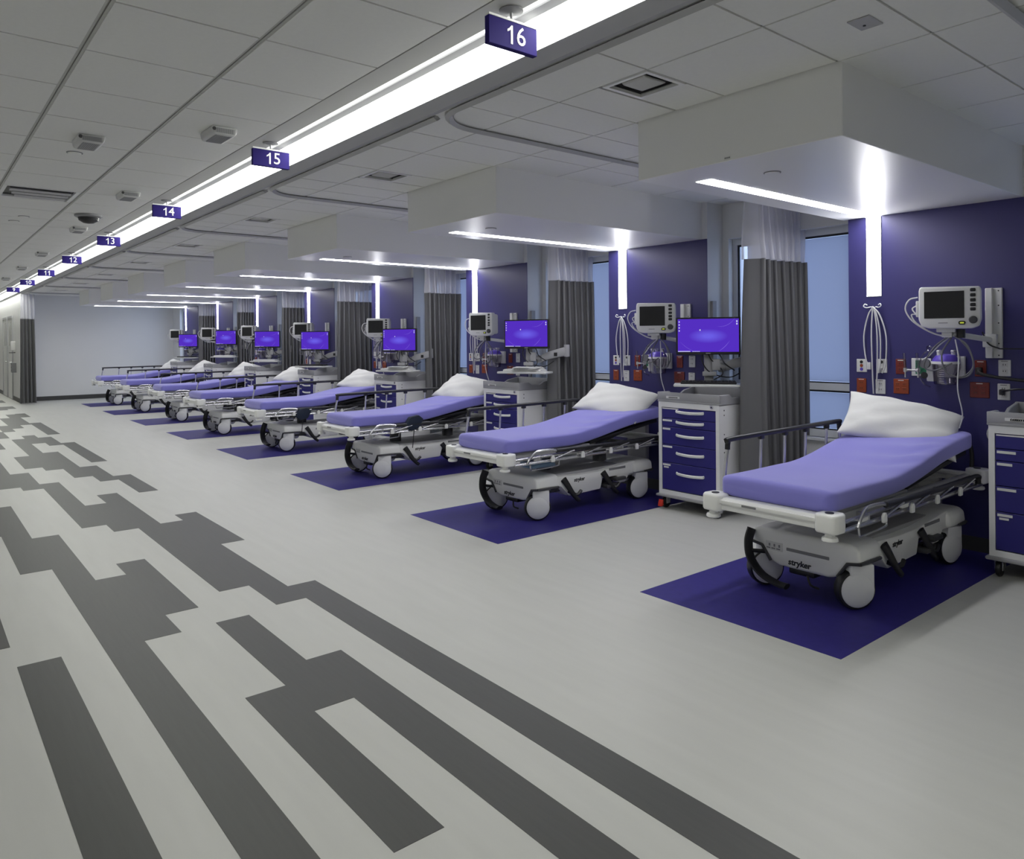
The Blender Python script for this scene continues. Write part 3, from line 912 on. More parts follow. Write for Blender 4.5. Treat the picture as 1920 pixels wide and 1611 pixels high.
# =================================================================== SIGNS
def make_sign(n):
    t = thing('bay_sign', '%s hanging purple sign, its white numerals reading %d' % (ORD[n], NUM[n]), 'sign', (1.928, 2.349 + n * D, ZA), group='numbered bay signs over the aisle')
    if n == 0:
        bm = BM(); box(bm, -0.127, 0.127, -0.014, 0.014, -0.166, -0.054, 0.002, 1); a = obj('sign_panel', bm, 'sign_purple', t, False)
        bm = BM(); box(bm, -0.127, 0.127, -0.016, 0.016, -0.054, -0.044, 0.001, 1); b = obj('top_channel', bm, 'sign_white', t, False)
        bm = BM(); cyl(bm, (0, 0, -0.046), (0, 0, -0.004), 0.006, seg=10); c = obj('hanger_rod', bm, 'trim_grey', t)
        bm = BM(); lathe(bm, [(0.05, -0.001), (0.05, -0.006), (0.012, -0.012)], (0, 0, 0), 'z', 24); d = obj('ceiling_rose', bm, 'mid_grey', t)
        make_sign.parts = (a, b, c, d)
    else:
        for p in make_sign.parts: link_copy(p, t)
    txt = str(NUM[n])
    h = 0.076
    for q, chh in enumerate(txt):
        x = (q - (len(txt) - 1) / 2) * 0.054 + 0.012
        if chh == '1':
            bm = BM(); prism(bm, [(x - 0.001, -h / 2), (x + 0.010, -h / 2), (x + 0.010, h / 2), (x + 0.003, h / 2), (x - 0.007, h / 2 - 0.012), (x - 0.018, h / 2 - 0.019), (x - 0.018, h / 2 - 0.029), (x - 0.008, h / 2 - 0.024), (x - 0.001, h / 2 - 0.018)], 'y', -0.016, -0.0135)
            bmesh.ops.translate(bm, verts=bm.verts, vec=(0, 0, -0.109))
            obj('numeral', bm, 'sign_white', t, False)
        else:
            text_mesh('numeral', chh, 0.108, 'sign_white', t, (x, -0.015, -0.109), (R(90), 0, 0), 0.001, offset=0.0002)
for n in range(NB): make_sign(n)

# =================================================================== CURTAINS, TRACKS
def curtain_mesh(x0, x1, z0, z1, folds, amp, nz, ph=0.0, spread=0.0, seed=1):
    rnd = random.Random(seed)
    bm = BM()
    NX = folds * 14
    offs = [rnd.uniform(-0.5, 0.5) for _ in range(folds + 2)]
    rows = []
    for j in range(nz + 1):
        fz = j / nz
        z = z1 + (z0 - z1) * fz
        row = []
        for i in range(NX + 1):
            f = i / NX
            a = amp * (0.85 + 0.35 * fz)
            k = f * folds
            w_ = offs[int(k)] * (1 - k % 1) + offs[int(k) + 1] * (k % 1)
            ph_ = 2 * PI * k + ph + w_ * 1.2 + 0.25 * math.sin(fz * 3 + k)
            y = a * math.sin(ph_) * (1 + 0.5 * w_) + 0.02 * math.sin(fz * 2.2 + k * 0.7)
            x = x0 + (x1 - x0) * f + 0.022 * math.sin(2 * ph_) + spread * fz * (f - 0.35)
            row.append(bm.verts.new((x, y, z)))
        rows.append(row)
    for j in range(nz):
        for i in range(NX):
            bm.faces.new((rows[j][i], rows[j][i + 1], rows[j + 1][i + 1], rows[j + 1][i]))
    return bm
ZH = 2.155
for n in range(NB - 1):
    t = thing('privacy_curtain', 'grey privacy curtain with white net top between the %s and %s bays' % (ORD[n], ORD[n + 1]), 'curtain', (5.75, 3.47 + n * D, 0), group='privacy curtains between the bays')
    xa, xb = [(-0.36, 0.36), (-0.22, 0.36), (-0.22, 0.36), (-0.27, 0.33), (-0.16, 0.30), (-0.10, 0.27), (-0.14, 0.27)][n]
    sp = [0.05, 0.02, -0.10, 0.04, 0.0, 0.0, 0.0][n]
    bm = curtain_mesh(xa, xb, 0.28, ZH, 7, 0.088, 14, 0.4 + n, sp, n)
    obj('curtain_cloth', bm, 'curtain_grey', t, ang=80)
    bm = curtain_mesh(xa, xb, ZH, ZB - 0.035, 7, 0.07, 4, 0.4 + n, 0, n)
    obj('curtain_net', bm, 'net', t, ang=80)
    bm = BM()
    for k in range(12): cyl(bm, (xa + (xb - xa) * (k + 0.5) / 12, 0.0, ZB - 0.04), (xa + (xb - xa) * (k + 0.5) / 12, 0.0, ZB - 0.022), 0.006, seg=6)
    obj('curtain_glides', bm, 'sign_white', t)
for n in range(-1, NB):
    yc = 3.585 + n * D
    pts = [(2.335, max(yc - D - 0.07, -3.4), ZB - 0.012), (2.335, yc - 0.28, ZB - 0.012)]
    for k in range(1, 8):
        a = PI / 2 * k / 8
        pts.append((2.335 + 0.28 * (1 - math.cos(a)), yc - 0.28 + 0.28 * math.sin(a), ZB - 0.012))
    pts += [(2.615, yc, ZB - 0.012), (XW - 0.01, yc, ZB - 0.012)]
    bm = BM(); tube(bm, pts, 0.024, 4, 0, (1.0, 0.7))
    lab = 'curved ceiling curtain track round %s' % BAY[n] if n >= 0 else 'ceiling curtain track nearest the top right corner'
    if n < 0: lab = 'straight curtain track along the light, nearest the camera'
    t = tag(obj('curtain_track', bm, 'track_alu', ang=30), lab, 'track', 'curtain tracks on the bay ceiling')

# far corridor curtain at the wall end
t = thing('privacy_curtain', 'grey curtain gathered at the far corridor corner', 'curtain', (2.37, 22.05, 0))
bm = curtain_mesh(-0.14, 0.15, 0.02, 2.12, 4, 0.06, 10, 0.2, 0.05, 31); obj('curtain_cloth', bm, 'curtain_grey', t, ang=80)
bm = curtain_mesh(-0.14, 0.15, 2.12, ZB - 0.035, 4, 0.05, 3, 0.2, 0, 31); obj('curtain_net', bm, 'net', t, ang=80)

# =================================================================== PATIENT MONITORS
def make_monitor():
    t = thing('patient_monitor', '', 'monitor')
    # local: faces -x, centre of the case at origin
    bm = BM()
    prism(bm, [(-0.172, 0.135), (0.172, 0.142), (0.18, 0.12), (0.182, -0.08), (0.165, -0.125), (0.12, -0.14), (-0.13, -0.142), (-0.168, -0.125), (-0.182, -0.08), (-0.18, 0.115)], 'x', -0.05, 0.02, 0.012, 3)
    box(bm, 0.01, 0.12, -0.15, 0.15, -0.12, 0.12, 0.02)
    obj('monitor_case', bm, 'device_white', t)
    bm = BM(); box(bm, -0.053, -0.048, -0.085, 0.148, -0.072, 0.108, 0.001, 1); obj('display', bm, 'device_dark', t, False)
    for k, z in enumerate((0.112, 0.078, 0.045, 0.014, -0.014)):
        bm = BM(); box(bm, -0.056, -0.048, -0.150, -0.118, z - 0.011, z + 0.011, 0.004, 1); obj('button', bm, 'black_plastic', t)
    bm = BM(); lathe(bm, [(0.025, -0.05), (0.025, -0.064), (0.02, -0.07)], (0, -0.135, -0.085), 'x'); obj('control_knob', bm, 'dark_grey', t)
    bm = BM(); box(bm, -0.056, -0.048, -0.092, -0.052, -0.116, -0.092, 0.008, 2); b = obj('power_key', bm, 'black_plastic', t)
    bm = BM(); box(bm, -0.058, -0.055, -0.084, -0.060, -0.109, -0.099, 0.003, 1); obj('power_lamp', bm, 'yellow', b)
    bm = BM(); box(bm, -0.0515, -0.049, 0.01, 0.065, -0.106, -0.101); obj('maker_mark', bm, 'mid_grey', t, False)
    bm = BM(); box(bm, -0.03, 0.08, 0.182, 0.20, -0.06, 0.05, 0.006); obj('cable_ports', bm, 'device_white', t)
    # leads from the ports
    bm = BM()
    tube(bm, [(-0.01, 0.19, 0.075), (-0.02, 0.24, 0.06), (-0.02, 0.265, 0.0), (-0.02, 0.235, -0.07), (-0.01, 0.17, -0.13), (0.0, 0.08, -0.18), (0.0, 0.0, -0.19)], 0.0055, 6, 5)
    tube(bm, [(0.02, 0.20, 0.02), (0.01, 0.225, 0.0), (0.0, 0.21, -0.03), (0.0, 0.19, -0.05)], 0.0045, 6, 4)
    tube(bm, [(0.02, 0.20, -0.04), (0.0, 0.23, -0.045), (0.0, 0.20, -0.10), (0.02, 0.12, -0.16), (0.02, 0.03, -0.20)], 0.0045, 6, 4)
    obj('patient_leads', bm, 'cable_white', t)
    bm = BM()
    box(bm, -0.02, 0.07, -0.03, 0.08, -0.165, -0.138, 0.005); box(bm, 0.0, 0.06, -0.01, 0.05, -0.20, -0.16, 0.004)
    obj('swivel_plate', bm, 'device_white', t)
    bm = BM(); cyl(bm, (0.03, -0.06, -0.205), (0.03, -0.06, -0.145), 0.026); obj('swivel_joint', bm, 'black_plastic', t)
    return t
def monitor_arm(n, mx, my, mz):
    """wall channel and arm that carry the monitor"""
    t = thing('monitor_wall_mount', 'white vertical wall channel and arm holding the monitor in %s' % BAY[n], 'wall mount', (XH, 1.85 + n * D, 1.35), group='monitor wall mounts')
    if n == 0:
        bm = BM(); box(bm, -0.022, 0, -0.05, 0.05, 0, 0.48, 0.003, 1); box(bm, -0.05, -0.022, 0.0, 0.044, 0.0, 0.48, 0.004, 1); a = obj('wall_channel', bm, 'device_white', t)
        bm = BM()
        for z in (0.02, 0.10, 0.24, 0.36, 0.46): lathe(bm, [(0.005, -0.024), (0.005, -0.02)], (0, -0.03, z), 'x', 8)
        b = obj('channel_screws', bm, 'dark_grey', t)
        bm = BM(); box(bm, -0.085, -0.045, -0.035, 0.05, 0.075, 0.165, 0.006); c = obj('sliding_carriage', bm, 'device_white', t)
        monitor_arm.parts = (a, b, c)
    else:
        for p in monitor_arm.parts: link_copy(p, t)
    bm = BM(); e = Vector((mx - XH + 0.03, my - (1.85 + n * D), mz - 0.175 - 1.35)); tube(bm, [(-0.07, 0.0, 0.125), tuple(e)], 0.019, 10); obj('support_arm', bm, 'device_white', t)
mon_rel = [2.005, 1.94, 2.05, 2.02, 2.12, 2.18, 2.2, 2.24]
mon_yaw = [16, 32, 14, 38, 36, 32, 44, 40]
mon0 = make_monitor()
mon_n = ['above the nearest bed'] + ['in %s' % q for q in BAY[1:]]
for n in range(NB):
    loc = (5.44, mon_rel[n] + n * D, 1.695)
    lab = 'white patient monitor with dark display ' + mon_n[n]
    rz = R(mon_yaw[n])
    if n == 0: mon0.location = loc; mon0.rotation_euler = (0, 0, rz); mon0['label'] = lab; mon0['group'] = 'patient monitors on the headwalls'
    else: dup(mon0, loc, rz, lab)
    monitor_arm(n, loc[0], loc[1], loc[2])

# =================================================================== WORKSTATIONS (screen, tray, arm)
def make_workstation():
    t = thing('computer_workstation', '', 'computer')
    bm = BM(); box(bm, -0.018, 0.012, -0.272, 0.272, -0.162, 0.162, 0.004, 1); box(bm, 0.012, 0.035, -0.18, 0.18, -0.11, 0.11, 0.008); obj('screen_case', bm, 'black_plastic', t, False)
    bm = BM(); box(bm, -0.0195, -0.0178, -0.256, 0.256, -0.138, 0.148); p = obj('screen_picture', bm, 'desktop', t, False)
    bm = BM()
    for k in range(4): box(bm, -0.0202, -0.0194, 0.238, 0.248, 0.118 - k * 0.026, 0.130 - k * 0.026)
    for k in range(2): box(bm, -0.0202, -0.0194, -0.246, -0.234, 0.118 - k * 0.022, 0.132 - k * 0.022)
    box(bm, -0.0202, -0.0194, 0.15, 0.254, -0.137, -0.130)
    for k in range(6): box(bm, -0.0202, -0.0194, 0.07 + k * 0.011, 0.077 + k * 0.011, -0.137, -0.131)
    box(bm, -0.0202, -0.0194, 0.062, 0.072, 0.045, 0.058)
    obj('desktop_icons', bm, 'screen_white', p, False)
    bm = BM()
    def arc(c, r, a0, a1, w_):
        N = 14
        prev = None
        for k in range(N + 1):
            a = R(a0 + (a1 - a0) * k / N)
            ww = w_ * math.sin(PI * k / N) + 0.0002
            p0 = bm.verts.new((-0.0199, c[0] + (r - ww) * math.cos(a), c[1] + (r - ww) * math.sin(a)))
            p1 = bm.verts.new((-0.0199, c[0] + (r + ww) * math.cos(a), c[1] + (r + ww) * math.sin(a)))
            if prev: bm.faces.new((prev[0], p0, p1, prev[1]))
            prev = (p0, p1)
    arc((0.05, 0.10), 0.27, 212, 240, 0.0018)
    arc((-0.10, 0.22), 0.14, 205, 280, 0.0013)
    arc((0.02, 0.13), 0.28, 290, 320, 0.001)
    obj('wallpaper_arcs', bm, 'screen_arc', p, False)
    bm = BM(); box(bm, -0.0195, -0.018, -0.02, 0.02, -0.156, -0.146); obj('screen_badge', bm, 'mid_grey', t, False)
    # mount behind and below the screen
    bm = BM()
    box(bm, 0.03, 0.07, -0.06, 0.06, -0.06, 0.06, 0.004); box(bm, 0.045, 0.075, -0.045, 0.035, -0.40, -0.03, 0.006)
    box(bm, 0.02, 0.06, -0.10, -0.03, -0.30, -0.20, 0.008); box(bm, 0.01, 0.05, -0.07, 0.05, -0.35, -0.31, 0.008)
    obj('spine_bracket', bm, 'tray_grey', t)
    bm = BM(); lathe(bm, [(0.035, -0.07), (0.035, 0.0)], (0.06, -0.08, -0.27), 'y'); obj('arm_joint', bm, 'mid_grey', t)
    bm = BM()
    prism(bm, [(-0.08, -0.315), (-0.10, -0.255), (-0.20, -0.205), (-0.42, -0.145), (-0.46, -0.18), (-0.46, -0.235), (-0.22, -0.285), (-0.12, -0.32)], 'x', 0.06, 0.12, 0.01)
    obj('spring_arm', bm, 'tray_grey', t)
    bm = BM(); box(bm, 0.055, 0.062, -0.34, -0.30, -0.245, -0.205, 0.002, 1); obj('arm_slot', bm, 'black_plastic', t)
    bm = BM()
    for pts in ([(0.06, 0.02, -0.08), (0.02, -0.02, -0.20), (0.04, -0.09, -0.26), (0.0, -0.12, -0.33), (0.03, -0.05, -0.38)],
                [(0.06, -0.03, -0.10), (0.03, -0.10, -0.17), (0.01, -0.14, -0.24), (0.04, -0.22, -0.30)],
                [(0.06, 0.04, -0.10), (0.0, 0.05, -0.22), (0.02, -0.02, -0.32), (0.05, -0.18, -0.36), (0.06, -0.30, -0.30)]):
        tube(bm, pts, 0.0055, 6, 5)
    obj('computer_cables', bm, 'black_plastic', t)
    bm = BM(); box(bm, -0.17, 0.06, -0.29, 0.29, -0.435, -0.412, 0.008); obj('keyboard_tray', bm, 'device_white', t)
    return t
def keyboard_bm():
    bm = BM()
    box(bm, -0.08, 0.08, -0.23, 0.23, 0.0, 0.02, 0.004, 1)
    for r_ in range(5):
        for k in range(15):
            box(bm, -0.072 + r_ * 0.029, -0.048 + r_ * 0.029, -0.222 + k * 0.0297, -0.197 + k * 0.0297, 0.02, 0.026)
    return bm
ws = {1: (5.40, 1.335, 1.522, 36), 2: (5.345, 1.115, 1.564, 25), 3: (5.31, 1.205, 1.51, 28), 4: (5.275, 1.28, 1.51, 33), 5: (5.43, 1.20, 1.55, 40), 6: (5.48, 1.15, 1.60, 34), 7: (5.44, 1.25, 1.545, 37)}
ws0 = None
kb = None
for n in range(1, NB):
    x, y, z, a = ws[n]
    lab = 'computer with violet desktop picture on a swing arm in %s' % BAY[n]
    loc = (x, y + n * D, z)
    if ws0 is None:
        ws0 = make_workstation()
        ws0.location = loc; ws0.rotation_euler = (0, 0, R(a)); ws0['label'] = lab; ws0['group'] = 'computers on swing arms'
    else:
        dup(ws0, loc, R(a), lab)
    dark = n in (1, 4, 7)
    bm = keyboard_bm()
    k = obj('keyboard', bm, 'black_plastic' if dark else 'device_white', ang=20)
    tag(k, '%s keyboard on the tray in %s' % ('black' if dark else 'white', BAY[n]), 'keyboard', 'keyboards under the screens')
    off = Matrix.Rotation(R(a), 3, 'Z') @ Vector((-0.06, 0, -0.411))
    k.location = Vector(loc) + off
    k.rotation_euler = (0, 0, R(a))
    if n in (2, 3):
        bm = BM()
        for q in range(4):
            box(bm, -0.10 - 0.01 * q, 0.11, -0.14, 0.15, q * 0.006, q * 0.006 + 0.004, rot=Matrix.Rotation(R(8 * q - 10), 4, 'Z'))
        p = obj('paper_stack', bm, 'paper', smooth=False)
        tag(p, 'white papers lying on the keyboard in %s' % BAY[n], 'papers')
        p.location = Vector(loc) + Matrix.Rotation(R(a), 3, 'Z') @ Vector((-0.06, -0.05, -0.384))
        p.rotation_euler = (0, 0, R(a))
# wall channels carrying the swing arms, on the side of each headwall
for n in range(1, NB):
    t = thing('arm_wall_channel', 'grey vertical channel beside the headwall of %s' % BAY[n], 'wall mount', (5.86, 1.62 + n * D, 0.95), group='channels for the computer arms')
    bm = BM(); box(bm, -0.03, 0.03, -0.03, 0, 0, 0.9, 0.003, 1); obj('wall_channel', bm, 'tray_grey', t)
    bm = BM()
    x, y, z, a = ws[n]
    M3 = Matrix.Rotation(R(a), 3, 'Z')
    e = Vector((x, y + n * D, z)) + M3 @ Vector((0.09, -0.44, -0.19)) - Vector((5.86, 1.62 + n * D, 0.95))
    cyl(bm, e + Vector((0, 0, -0.06)), e + Vector((0, 0, 0.07)), 0.032)
    tube(bm, [tuple(e + Vector((0, 0, -0.04))), tuple((e + Vector((0, 0, -0.04))) * 0.5 + Vector((0.06, -0.06, 0.16))), (0, -0.03, 0.33)], 0.026, 10, 4)
    obj('extension_arm', bm, 'tray_grey', t)

# =================================================================== HEADWALL SERVICES
def plate_bm(wd, ht, bev=0.003):
    bm = BM(); box(bm, -0.008, 0, -wd / 2, wd / 2, -ht / 2, ht / 2, bev, 1); return bm
PL = {}
def service(name, key, wd, ht, m, n, y, z, label, cat, group, detail):
    """one wall plate with its own details; copies share meshes"""
    t = thing(name, label, cat, (XH, y + n * D, z), 0, group)
    if key not in PL:
        ps = [obj('cover_plate', plate_bm(wd, ht), m, t, False)]
        ps += detail(t)
        PL[key] = ps
    else:
        for p in PL[key]: link_copy(p, t)
    return t
def det_outlet(light):
    def f(t):
        bm = BM()
        for dz in (-0.022, 0.022): box(bm, -0.0105, -0.008, -0.017, 0.017, dz - 0.014, dz + 0.014, 0.001, 1)
        a = obj('receptacle', bm, light, t, False)
        bm = BM()
        for dz in (-0.022, 0.022):
            for dy in (-0.007, 0.007): box(bm, -0.0112, -0.0104, dy - 0.0018, dy + 0.0018, dz - 0.004, dz + 0.007)
        b = obj('receptacle_slots', bm, 'black_plastic', t, False)
        bm = BM(); box(bm, -0.0088, -0.008, -0.02, 0.02, 0.044, 0.049); c = obj('plate_print', bm, 'outlet_white' if light != 'outlet_white' else 'mid_grey', t, False)
        return [a, b, c]
    return f
def det_wide(m):
    def f(t):
        out = []
        bm = BM()
        for dy in (-0.024, 0.024):
            for dz in (-0.02, 0.016): box(bm, -0.0105, -0.008, dy - 0.016, dy + 0.016, dz - 0.013, dz + 0.013, 0.001, 1)
        out.append(obj('receptacle', bm, m, t, False))
        bm = BM()
        for dy in (-0.024, 0.024):
            for dz in (-0.02, 0.016):
                for d2 in (-0.006, 0.006): box(bm, -0.0112, -0.0104, dy + d2 - 0.0017, dy + d2 + 0.0017, dz - 0.004, dz + 0.006)
        out.append(obj('receptacle_slots', bm, 'black_plastic', t, False))
        bm = BM(); box(bm, -0.0088, -0.008, -0.02, 0.02, 0.042, 0.047); out.append(obj('plate_print', bm, 'outlet_white', t, False))
        return out
    return f
def det_call(t):
    out = []
    for z, m in ((0.028, 'black_plastic'), (0.0, 'outlet_orange'), (-0.028, 'lid_purple')):
        bm = BM(); lathe(bm, [(0.012, -0.008), (0.012, -0.012), (0.006, -0.012)], (0, 0, z), 'x', 14); out.append(obj('call_button', bm, m, t))
    return out
def det_data(t):
    bm = BM(); lathe(bm, [(0.012, -0.008), (0.012, -0.011)], (0, 0, 0.03), 'x', 14); a = obj('call_jack', bm, 'black_plastic', t)
    bm = BM(); box(bm, -0.04, -0.008, -0.01, 0.012, -0.035, -0.015, 0.003, 1); b = obj('call_plug', bm, 'cable_white', t)
    return [a, b]
for n in range(NB):
    b = 'in ' + BAY[n]
    if n <= 5:
        service('nurse_call_plate', 'call', 0.08, 0.102, 'device_white', n, 2.765, 1.28, 'white nurse call plate with three buttons ' + b, 'wall plate', 'nurse call plates', det_call)
        service('call_jack_plate', 'data', 0.08, 0.106, 'device_white', n, 2.612, 1.28, 'white plate with a plugged cord ' + b, 'wall plate', 'call jack plates', det_data)
        service('power_outlet', 'orange', 0.074, 0.109, 'outlet_orange', n, 2.768, 1.126, 'small orange outlet under the nurse call plate ' + b, 'outlet', 'orange outlets', det_outlet('outlet_orange'))
        service('power_outlet', 'white', 0.075, 0.111, 'outlet_white', n, 2.622, 1.121, 'white outlet left of the bed head ' + b, 'outlet', 'white outlets left of the beds', det_outlet('outlet_white'))
        service('power_outlet', 'red', 0.072, 0.114, 'outlet_red', n, 2.472, 1.278, 'dark red outlet left of the oxygen plate ' + b, 'outlet', 'red outlets', det_outlet('outlet_red'))
    if n <= 3:
        service('power_outlet', 'wide', 0.111, 0.111, 'outlet_orange', n, 2.47, 1.13, 'wide orange outlet above the pillow ' + b, 'outlet', 'wide orange outlets', det_wide('outlet_orange'))
        service('power_outlet', 'red', 0.072, 0.114, 'outlet_red', n, 1.938, 1.277, 'red outlet right of the suction jar ' + b, 'outlet', 'red outlets right of the suction jars', det_outlet('outlet_red'))
        service('power_outlet', 'widered', 0.122, 0.109, 'outlet_red', n, 1.945, 1.127, 'wide red outlet right of the bed head ' + b, 'outlet', 'wide red outlets', det_wide('outlet_red'))
        service('power_outlet', 'white', 0.075, 0.111, 'outlet_white', n, 1.792, 1.283, 'upper white outlet at the right of the headwall ' + b, 'outlet', 'white outlets right of the beds', det_outlet('outlet_white'))
        service('power_outlet', 'white', 0.075, 0.111, 'outlet_white', n, 1.798, 1.121, 'lower white outlet at the right of the headwall ' + b, 'outlet', 'white outlets right of the beds', det_outlet('outlet_white'))

def make_oxygen():
    t = thing('oxygen_outlet', '', 'oxygen outlet')
    bm = BM(); box(bm, -0.008, 0, -0.075, 0.06, -0.065, 0.065, 0.003, 1); obj('cover_plate', bm, 'device_white', t, False)
    bm = BM(); box(bm, -0.010, -0.008, -0.045, 0.03, -0.05, 0.05, 0.002, 1); obj('gas_panel', bm, 'green', t, False)
    for y, x in ((-0.008, -0.06), (0.075, -0.075)):
        bm = BM(); tube(bm, [(-0.008, -0.008, -0.02), (x, -0.008, -0.02), (x, y, -0.02)], 0.009, 8); lathe(bm, [(0.014, -0.035), (0.014, -0.005)], (x, y, 0), 'z', 12); tube(bm, [(x, y, -0.03), (x, y, -0.075)], 0.006, 8)
        v = obj('flow_valve', bm, 'steel', t)
        bm = BM(); cyl(bm, (x, y, -0.005), (x - 0.004, y + 0.006, 0.105), 0.010, seg=12); obj('flow_tube', bm, 'clear_plastic', v)
    return t
def make_suction():
    t = thing('suction_canister', '', 'suction canister')
    bm = BM(); box(bm, -0.03, 0, -0.12, 0.06, -0.08, 0.07, 0.004); box(bm, -0.10, -0.03, 0.055, 0.105, -0.11, 0.03, 0.008); obj('wall_bracket', bm, 'device_white', t)
    bm = BM(); lathe(bm, [(0.072, -0.125), (0.076, -0.12), (0.088, 0.015), (0.088, 0.02)], (-0.11, -0.03, 0), 'z', 24); obj('jar', bm, 'clear_plastic', t)
    bm = BM()
    for k in range(7): box(bm, -0.2, -0.199, -0.05, -0.02, -0.1 + k * 0.015, -0.098 + k * 0.015)
    obj('jar_scale', bm, 'outlet_white', t, False)
    bm = BM(); lathe(bm, [(0.091, 0.018), (0.093, 0.03), (0.091, 0.036)], (-0.11, -0.03, 0), 'z', 24); obj('jar_rim', bm, 'device_white', t)
    bm = BM(); lathe(bm, [(0.088, 0.036), (0.085, 0.05), (0.06, 0.08), (0.02, 0.088)], (-0.11, -0.03, 0), 'z', 24); obj('jar_lid', bm, 'lid_purple', t)
    for dx, dy in ((-0.15, 0.0), (-0.09, -0.07), (-0.07, 0.02)):
        bm = BM(); cyl(bm, (dx, dy, 0.06), (dx, dy, 0.105), 0.014, seg=10); box(bm, dx - 0.02, dx + 0.02, dy - 0.01, dy + 0.01, 0.10, 0.115, 0.003, 1)
        obj('lid_port', bm, 'device_white', t)
    bm = BM(); lathe(bm, [(0.036, -0.02), (0.036, 0.0), (0.03, 0.004)], (-0.125, 0.10, 0.02), 'x', 20)
    g_ = obj('gauge', bm, 'cable_grey', t)
    bm = BM(); lathe(bm, [(0.024, -0.022), (0.024, -0.019)], (-0.125, 0.10, -0.065), 'x', 16); obj('regulator_knob', bm, 'black_plastic', t)
    bm = BM()
    tube(bm, [(-0.09, 0.0, 0.11), (-0.14, 0.06, 0.12), (-0.15, 0.12, 0.06), (-0.15, 0.135, -0.04), (-0.14, 0.11, -0.12), (-0.12, 0.07, -0.15)], 0.006, 6, 5)
    tube(bm, [(-0.15, 0.0, 0.11), (-0.17, 0.05, 0.14), (-0.12, 0.09, 0.13), (-0.08, 0.08, 0.06)], 0.006, 6, 5)
    tube(bm, [(-0.09, -0.07, 0.11), (-0.13, -0.12, 0.09), (-0.16, -0.14, 0.0), (-0.13, -0.10, -0.06)], 0.006, 6, 5)
    obj('suction_tubing', bm, 'clear_plastic', t)
    return t
def make_cables():
    """leads hanging on a wire hook"""
    t = thing('cable_hook', '', 'cables')
    bm = BM()
    for s in (-1, 1):
        tube(bm, [(-0.01, 0, 0.0), (-0.03, s * 0.02, 0.006), (-0.045, s * 0.045, 0.0), (-0.05, s * 0.066, 0.012), (-0.045, s * 0.058, 0.028), (-0.04, s * 0.042, 0.02)], 0.004, 6, 4)
    obj('wire_hook', bm, 'device_white', t)
    rnd = random.Random(4)
    for k, (yb, zb, sw) in enumerate(((0.045, -0.44, 0.07), (0.0, -0.66, 0.01), (-0.03, -0.62, -0.035), (-0.055, -0.50, -0.06), (-0.095, -0.50, -0.105))):
        bm = BM()
        x = -0.03 - 0.004 * k
        tube(bm, [(x, 0.0, 0.008), (x - 0.006, sw * 0.55, -0.06), (x - 0.01, sw, -0.22), (x - 0.008, (sw + yb) / 2, (zb - 0.3) / 2 - 0.02), (x - 0.004, yb * 0.75, zb)], 0.0052, 6, 5)
        obj('lead', bm, 'cable_white', t)
    bm = BM(); box(bm, -0.045, -0.025, 0.02, 0.05, -0.475, -0.42, 0.004); obj('lead_connector', bm, 'cable_white', t)
    return t
def make_bundle():
    """grey cable loops under the monitor"""
    t = thing('monitor_cables', '', 'cables')
    bm = BM()
    for pts in ([(-0.02, 0.02, 0.0), (-0.05, 0.10, -0.08), (-0.05, 0.16, -0.20), (-0.03, 0.10, -0.23), (0.0, 0.0, -0.18)],
                [(0.0, 0.0, 0.0), (-0.04, 0.05, -0.12), (-0.04, 0.02, -0.24), (0.0, -0.06, -0.27), (0.02, -0.12, -0.20), (0.02, -0.10, -0.10), (0.0, -0.05, -0.02)],
                [(0.0, -0.02, 0.0), (-0.02, -0.10, -0.06), (-0.03, -0.14, -0.18), (0.0, -0.10, -0.26), (0.02, -0.02, -0.28)]):
        tube(bm, pts, 0.0055, 6, 6)
    obj('thick_cables', bm, 'cable_grey', t)
    bm = BM()
    for pts in ([(0.0, 0.01, 0.0), (-0.03, 0.07, -0.06), (-0.04, 0.13, -0.13), (-0.03, 0.18, -0.16)],
                [(0.0, -0.02, -0.02), (-0.03, -0.05, -0.15), (-0.02, -0.04, -0.35), (0.03, -0.05, -0.52), (0.06, -0.02, -0.62)]):
        tube(bm, pts, 0.0045, 6, 6)
    obj('white_tubing', bm, 'cable_white', t)
    return t
protos = None
for n in range(NB):
    spec = [(make_oxygen, (XH, 2.335 + n * D, 1.277), 'green oxygen outlet with two flow tubes in %s' % BAY[n], 'oxygen outlets', 5),
            (make_suction, (XH, 2.15 + n * D, 1.29), 'clear suction jar with purple lid on headwall of %s' % BAY[n], 'suction jars', 7),
            (make_cables, (XH, 2.66 + n * D, 1.727), 'white leads hung on a wire hook in %s' % BAY[n], 'hung leads', 4),
            (make_bundle, (5.47, mon_rel[n] + n * D, 1.50), 'grey and white cables looped under the monitor of %s' % BAY[n], 'monitor cables', 5)]
    if n == 0: protos = []
    for i, (fn, loc, lab, grp, lim) in enumerate(spec):
        if n > lim: continue
        if n == 0:
            o = fn(); o.location = loc; o['label'] = lab; o['group'] = grp; protos.append(o)
        else:
            dup(protos[i], loc, 0, lab)
